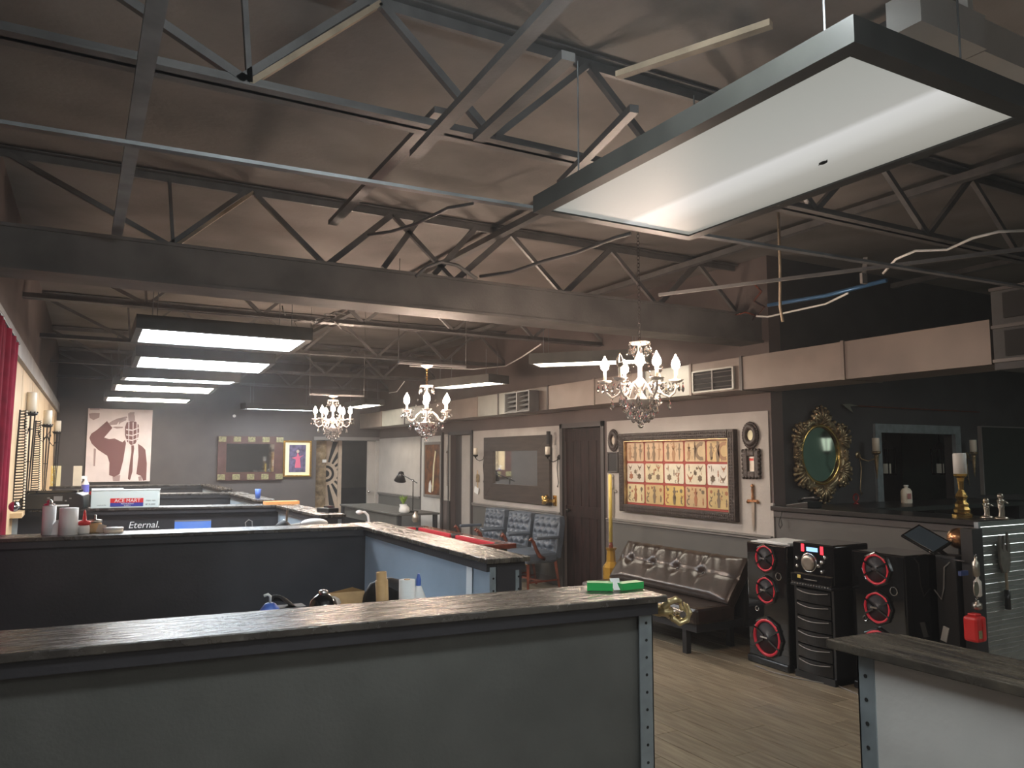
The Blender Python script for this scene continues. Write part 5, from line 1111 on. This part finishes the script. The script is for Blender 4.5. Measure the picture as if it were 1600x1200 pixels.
# dark post with hanging bits at the left of the plate
px0 = at(1532, 860, 'y', 3.165).x
post = thing('dark_post', 'black square post at the left edge of the diamond plate sheet', 'post', (px0-.07, 3.16, 0)); obj('upright', MB().box((px0-.13, 3.14, 0), (px0-.012, 3.22, 1.17)), 'blackm', post, W=True)
def pp(px, py): return at(px, py, 'y', 3.12)
p = pp(1516, 980); T = thing('red_canister', 'red plastic canister hanging left of the diamond plate', 'canister', (p.x, 3.0885, p.z-.085)); obj('body', MB().box((-.055, -.05, 0), (.055, .05, .165)), 'red', T, bev=.02); obj('ridge', MB().box((-.004, -.055, .01), (.004, -.049, .155)), 'red', T); obj('yellow_label', MB().box((-.045, -.0515, .03), (-.008, -.05, .08)), 'sage', T); obj('cap', MB().box((-.03, -.03, .165), (.03, .03, .18)), 'red', T, bev=.006)
for i, (px_, py_, lab, r, h) in enumerate(((1520, 885, 'upper silver bottle hanging beside the diamond plate', .022, .13), (1523, 915, 'middle clear bottle hanging beside the diamond plate', .024, .14), (1522, 945, 'lower silver flask hanging just above the red canister', .03, .06))):
    p = pp(px_, py_); T = thing('hanging_bottle', lab, 'bottle', (p.x, 3.10, p.z-h/2), group='bottles hanging on the dark post'); obj('bottle_body', MB().lathe([(r*.6, 0), (r, .01), (r, h*.7), (r*.4, h*.85), (r*.45, h)], n=14), 'silver' if i != 1 else 'frost', T, smooth=True); obj('hook_ring', MB().torus((0, 0, h+.01), .01, .002, 12, 5), 'chrome', T)
p = pp(1514, 918); tag(obj('round_silver_tag', MB().lathe([(.028, -.006), (.028, 0)], (p.x-.01, 3.07, p.z), 18, axis='y', sy=1.7), 'silver', W=True), 'oval silver tag hanging beside the middle clear bottle', 'tag')
p = pp(1499, 895); tag(obj('blue_strap', MB().box((p.x-.03, 3.09, p.z-.015), (p.x+.05, 3.11, p.z+.015)), mat('navy', (.03, .05, .16), .5), W=True), 'dark blue strap hung left of the upper silver bottle', 'strap')
# diamond plate
T = thing('diamond_plate', 'shiny diamond tread metal sheet facing the camera at right edge', 'metal sheet', (6.2, 3.2, 0)); px1 = 6.75
obj('sheet', MB().box((px0, 3.18, .0), (px1, 3.19, 1.21)), 'plate', T, W=True); obj('left_edge_angle', MB().box((px0-.01, 3.165, 0), (px0+.015, 3.195, 1.21)), 'galv', T, W=True)
tr = MB(); z = .02; k = 0
while z < 1.2:
    x = px0+.03+(.009 if k % 2 else 0)
    while x < px1-.02:
        s = 1 if k % 2 else -1; a = Vector((x-.0085, 3.179, z-.003*s)); b = Vector((x+.0085, 3.179, z+.003*s)); c = (a+b)/2
        tr.add([a, c+Vector((0, 0, -.005)), b, c+Vector((0, 0, .005)), c+Vector((0, -.004, 0))], [(0,1,4), (1,2,4), (2,3,4), (3,0,4)]); x += .0195
    z += .032; k += 1
o = obj('tread_studs', tr, 'polish', T, W=True); o['kind'] = 'stuff'
p = at(1568, 840, 'y', 3.16); T = thing('hanging_tool', 'fork shaped tool with black handle hanging on the diamond plate', 'tool', (p.x, 3.166, p.z-.58))
def pz(y): return at(1568, y, 'y', 3.16).z-(p.z-.58)
obj('tool_head', MB().prism([(-.07, pz(880)), (-.075, pz(850)), (-.06, pz(836)), (-.045, pz(856)), (-.03, pz(862)), (-.012, pz(836)), (.0, pz(858)), (.02, pz(862)), (.035, pz(832)), (.055, pz(850)), (.055, pz(880)), (.03, pz(895)), (-.04, pz(895))], -.018, 0), mat('tool_steel', (.22, .20, .18), .4, metal=.6, var=.3), T, bev=.003)
obj('tool_shaft', MB().tube([(.0, -.01, pz(890)), (.0, -.01, pz(930))], .010, 8), 'tanwood', T); obj('tool_handle', MB().tube([(0, -.01, pz(922)), (0, -.01, pz(953))], .019, 10), 'black', T, smooth=True)
# things on the black ledge
def on_ledge(px, py): q = at(px, py, 'z', 1.215); return q
q = at(1504, 806, 'x', 5.72); T = thing('gold_candlestick', 'polished gold candlestick with a white pillar candle on the black ledge', 'candlestick', (5.72, q.y, 1.215))
k_ = .0
prof = [(.075, 0), (.078, .02), (.06, .035), (.065, .055), (.05, .075), (.055, .095), (.035, .12), (.05, .15), (.038, .17), (.02, .20), (.024, .26), (.03, .285), (.05, .30), (.055, .315), (.02, .316)]
obj('stand', MB().lathe([(r*.9, z) for r, z in prof], n=8), 'gold', T); obj('candle', MB().lathe([(.045, .314), (.045, .46), (.04, .468), (.002, .46)], n=20), 'white', T, smooth=True)
def figure(px, lab, s, h):
    q = at(px, 806, 'x', 5.72); T = thing('silver_figurine', lab, 'figurine', (5.75, q.y, 1.215), group='figurines on the black ledge')
    obj('plinth', MB().lathe([(.035*s, 0), (.035*s, .012), (.02*s, .02)], n=14), 'silver', T, smooth=True)
    b = MB(); H = h
    b.tube([(-.014*s, 0, .015), (-.012*s, -.004, H*.28), (-.008*s, 0, H*.5)], [.009*s, .008*s, .011*s], 8).tube([(.014*s, 0, .015), (.012*s, -.006, H*.28), (.008*s, 0, H*.5)], [.009*s, .008*s, .011*s], 8)
    b.tube([(0, 0, H*.45), (0, 0, H*.6), (0, 0, H*.74), (0, 0, H*.80)], [.018*s, .016*s, .02*s, .008*s], 10)
    b.ball((0, 0, H*.9), .017*s, 10, 8).tube([(-.018*s, 0, H*.74), (-.032*s, -.01, H*.62), (-.02*s, -.03, H*.58)], [.008*s, .006*s, .005*s], 7).tube([(.018*s, 0, H*.74), (.036*s, -.008, H*.66), (.045*s, -.02, H*.60)], [.008*s, .006*s, .005*s], 7)
    o = obj('figure_body', b, 'silver', T, smooth=True); r = o.modifiers.new('r', 'REMESH'); r.mode = 'VOXEL'; r.voxel_size = .0035; r.use_smooth_shade = True
figure(1538, 'smaller dark silver figurine next to the gold candlestick', 1.2, .14); figure(1561, 'taller silver figurine at the right end of black ledge', 1.3, .18)
T = thing('desk_telephone', 'black corded telephone with pale screen lying on the left end of black ledge', 'telephone', (5.62, at(1256, 788, 'x', 5.62).y, 1.215), RIGHT)
mb = MB().prism([(-.12, 0), (.12, 0), (.12, .055), (-.12, .02)], -.09, .09); obj('base', mb, 'black', T, bev=.005)
obj('keypad_card', MB().add([(-.07, -.07, .031), (.08, -.07, .052), (.08, .03, .052), (-.07, .03, .031)], [(0,1,2,3)]), 'paper', T); obj('handset', MB().tube([(-.10, .06, .05), (-.04, .062, .075), (.06, .062, .085), (.11, .06, .075)], [.02, .013, .013, .02], 8), 'black', T, smooth=True)
obj('cord', MB().tube([(-.12, -.02, .02), (-.15, -.10, -.02), (-.15, -.135, -.10), (-.13, -.135, -.16), (-.15, -.135, -.19), (-.17, -.135, -.16), (-.155, -.135, -.10)], .004, 6), 'black', T, smooth=True)
q = at(1417, 790, 'y', 4.75); T = thing('white_plastic_bottle', 'white plastic bottle with a faded label in front of the opening', 'bottle', (q.x, 4.75, 1.215)); hb = at(1417, 758, 'y', 4.75).z-1.215
obj('bottle_body', MB().lathe([(.058, 0), (.062, .01), (.062, hb*.65), (.045, hb*.8), (.02, hb*.86), (.02, hb*.93)], n=18, sy=.7), 'wax', T, smooth=True); obj('cap', MB().lathe([(.022, hb*.92), (.022, hb), (.001, hb+.001)], n=14), 'white', T, smooth=True); obj('label', MB().box((-.045, -.0455, hb*.25), (.005, -.042, hb*.55)), mat('faded_red', (.5, .22, .2), .5), T)
q = at(1338, 790, 'y', 4.9); T = thing('small_red_ornament', 'tiny dark red glass ornament on the ledge left of the opening', 'ornament', (q.x, 4.9, 1.215)); obj('glass_body', MB().torus((0, 0, .06), .035, .008, 18, 6).lathe([(.03, 0), (.02, .01), (.005, .03)], n=12), mat('ruby', (.25, .03, .03), .15), T, smooth=True)
# ornate oval mirror
p = at(1283, 710, 'y', 5.07); T = thing('ornate_oval_mirror', 'oval mirror in carved antique gold shell frame on the dark wall', 'mirror', (p.x, 5.095, p.z-.48))
cz = .48; gx, gz = .25, .262
obj('glass', MB().lathe([(1, -.01), (1, -.004)], (0, 0, cz), 40, sx=gx, sy=gz, axis='y'), 'mirrorg', T)
obj('gold_rim', MB().torus((0, -.018, cz), gx+.012, .018, 44, 8, sz=(gz+.012)/(gx+.012)), 'gold', T, smooth=True)
obj('frame_band', MB().torus((0, -.012, cz), gx+.06, .038, 44, 8, sz=(gz+.06)/(gx+.06)), 'agold', T, smooth=True)
for k, deg in enumerate((90, 150, 212, 270, 328, 30, 181, -1)):
    a = R(deg); s = .125 if k < 6 else .06; ro = .36 if k < 6 else .33
    d = Vector((cos(a), 0, sin(a))); t = Vector((-d.z, 0, d.x)); c0 = Vector((ro*cos(a), -.03, cz+ro*sin(a)*1.03))-d*s*.62
    sh = MB()
    for j in range(-3, 4):
        b = j*.36; dd = d*cos(b)+t*sin(b); L = s*(1.25-.05*abs(j)); sh.tube([c0, c0+dd*L*.5+Vector((0, -.035, 0)), c0+dd*L+Vector((0, -.015, 0))], [s*.05, s*.12, s*.12], 7); sh.ball(c0+dd*L*1.03+Vector((0, -.015, 0)), s*.14, 8, 6)
    for sgn in (-1, 1):
        pts = [c0+d*s*(.1+.55*u)+t*sgn*s*(.35+.55*sin(pi*u*.9)) for u in (0, .25, .5, .75, 1, 1.25)]; sh.tube([p_+Vector((0, -.02, 0)) for p_ in pts], [s*.10, s*.15, s*.17, s*.16, s*.13, s*.07], 8)
        sh.ball(c0+d*s*.9+t*sgn*s*.62+Vector((0, -.02, 0)), s*.16, 8, 6)
    obj('carved_shell', sh, 'agold', T, smooth=True)
for deg in (60, 120, 181, 240, 300, -1, 100, 80, 260, 280):
    a2 = R(deg); q = Vector((.325*cos(a2), -.03, cz+.335*sin(a2))); obj('carved_rosette', MB().ball(q, .032, 10, 7, (1, .6, 1)).ball(q+Vector((.035, 0, .02)), .02, 8, 6).ball(q+Vector((-.035, 0, -.02)), .02, 8, 6).ball(q+Vector((.0, 0, -.045)), .018, 8, 6), 'agold', T, smooth=True)
# brass sconces flanking the opening
p = at(1369, 706, 'y', 4.96); sconce((p.x, 5.1, p.z), BACK, 'brass cone candle sconce at left of the grey framed opening', 'agold', .034, .135, .14, -1, .42, True)
p = at(1521, 707, 'y', 4.96); sconce((p.x, 5.1, p.z), BACK, 'brass cone candle sconce at right of the grey framed opening', 'agold', .034, .135, .14, 1, .3, True)
# lanterns seen through the opening
for px_, lab in ((1386, 'dim hanging lantern with a candle, left one in the wall opening'), (1469, 'dim hanging lantern with a candle, right one in the wall opening')):
    p = at(px_, 726, 'y', 5.75); T = thing('candle_lantern', lab, 'lantern', (p.x, 5.75, p.z-.12), group='lanterns in the wall opening')
    obj('candle', MB().lathe([(.04, .02), (.04, .13), (.002, .13)], n=14), mat('glow_wax', (.42, .40, .32), .6, emi=.10), T, smooth=True); obj('base', MB().box((-.07, -.07, 0), (.07, .07, .02)), 'iron', T); obj('roof', MB().lathe([(.09, .30), (.05, .36), (.01, .40)], n=4), 'iron', T); obj('hook', MB().tube([(0, 0, .4), (0, 0, ROOF-T.location.z)], .004, 5), 'iron', T)  # candle wax given a faint glow of its own, no lamp reaches it
    for sx in (-1, 1):
        for sy in (-1, 1): obj('corner_bar', MB().bar((sx*.065, sy*.065, .02), (sx*.065, sy*.065, .31), .01), 'iron', T)
# spear and dark frame on the far right wall
A = at(1315, 633, 'y', 5.07); Bq = at(1530, 644, 'y', 5.07); T = thing('wall_spear', 'long thin arrow with a steel head mounted above the opening', 'arrow', (A.x, 5.07, A.z))
d = (Bq-A); obj('shaft', MB().tube([(.12, 0, d.z*.06), (d.x, 0, d.z)], .006, 6), 'mahog', T); obj('arrow_head', MB().prism([(0, .01), (.16, -.07), (.12, -.01), (.24, .0), (.12, .015)], -.006, .006), 'silver', T)
A = at(1532, 667, 'y', 5.07); T = thing('dark_glass_cabinet', 'very dark framed glass panel at the right photo edge', 'panel', (A.x+.6, 5.07, 1.24)); 
obj('glass', MB().box((A.x, 5.08, 1.24), (A.x+1.3, 5.09, A.z)), 'gloss', T, W=True); obj('edge_strip', MB().box((A.x-.012, 5.06, 1.24), (A.x+.004, 5.10, A.z+.01)).box((A.x, 5.06, A.z), (A.x+1.3, 5.10, A.z+.012)), 'trim', T, W=True)
# lantern fixture facing the oval mirror so that it shows in the reflection is left to the room itself

# ================================================================== CABLES AND CONDUITS
def cable(lab, pts, r=.006, m='strut', name='cable', cat='cable'): return tag(obj(name, MB().tube(pts, r, 6), m, W=True, smooth=True), lab, cat)
def Zp(z, *pp_): return [at(a, b, 'z', z) for a, b in pp_]
cable('white cable sagging across the ceiling to the right photo edge', Zp(2.85, (1380, 427), (1400, 405), (1430, 392), (1480, 390), (1520, 372), (1560, 362), (1610, 360)), .008, 'white')
cable('white cable trailing left of the blue conduit', Zp(2.82, (1182, 494), (1200, 495), (1235, 487), (1290, 475), (1325, 458)), .008, 'white')
cable('blue metal conduit shining under the roof at right', Zp(2.86, (1200, 477), (1290, 462), (1385, 438)), .016, 'bluepipe', 'conduit', 'conduit')
cable('thin dangling strap left of the blue conduit', [at(1216, 330, 'y', 3.6), at(1219, 420, 'y', 3.6), at(1219, 480, 'y', 3.6), at(1223, 503, 'y', 3.6)], .010, 'tanwood', 'hanging_strap', 'strap')
cable('dark cable sweeping over beam beside the big light', Zp(2.95, (985, 365), (960, 372), (900, 395), (850, 408), (800, 425), (750, 432)), .012, 'steel')
cable('dark looped cable bundle above the deep beam', [at(650, 432, 'y', 5.0), at(665, 418, 'y', 5.0), at(690, 409, 'y', 5.0), at(715, 415, 'y', 5.0), at(745, 436, 'y', 5.0)], .014, 'steel')
cable('pale wire drooping right of the middle chandelier canopy', Zp(2.9, (640, 572), (690, 575), (740, 577), (790, 572), (815, 558), (845, 538)), .008, 'white')
cable('short pale wire left of the middle chandelier', Zp(2.75, (608, 614), (620, 612), (632, 596)), .007, 'white')
cable('dark cable drooping from the cross rail to the left', Zp(3.05, (575, 367), (610, 362), (650, 350), (700, 325), (740, 318)), .010, 'steel')
for i, (pts, lab) in enumerate(((((1175, 440), (1190, 455), (1178, 470), (1195, 480), (1185, 492)), 'tangle of reddish wires near the dangling strap'), (((1150, 492), (1165, 488), (1180, 492), (1176, 500)), 'small curl of reddish wire left of the white cable'))):
    cable(lab, Zp(2.84, *pts), .007, 'mahog')
T = thing('junction_box', 'small hanging bracket with clip right of the blue conduit', 'bracket', at(1350, 432, 'z', 2.85)); obj('strap', MB().bar((0, 0, 0), (.05, .02, .14), .03, .006), 'trim', T); obj('plate', MB().box((-.03, -.01, -.05), (.02, .01, .02)), 'trim', T)
mb = MB(); rr = random.Random(3)
for k in range(6):
    p0 = at(470+8*k, 500, 'z', 2.95); pts = [p0]
    for j in range(5): pts.append(pts[-1]+Vector((rr.uniform(-.12, .14), rr.uniform(-.1, .1), rr.uniform(-.06, .05))))
    mb.tube(pts, .007, 5)
o = tag(obj('wire_tangle', mb, 'steel', W=True), 'black tangle of wires above the nearest booth ceiling light', 'wires'); o['kind'] = 'stuff'
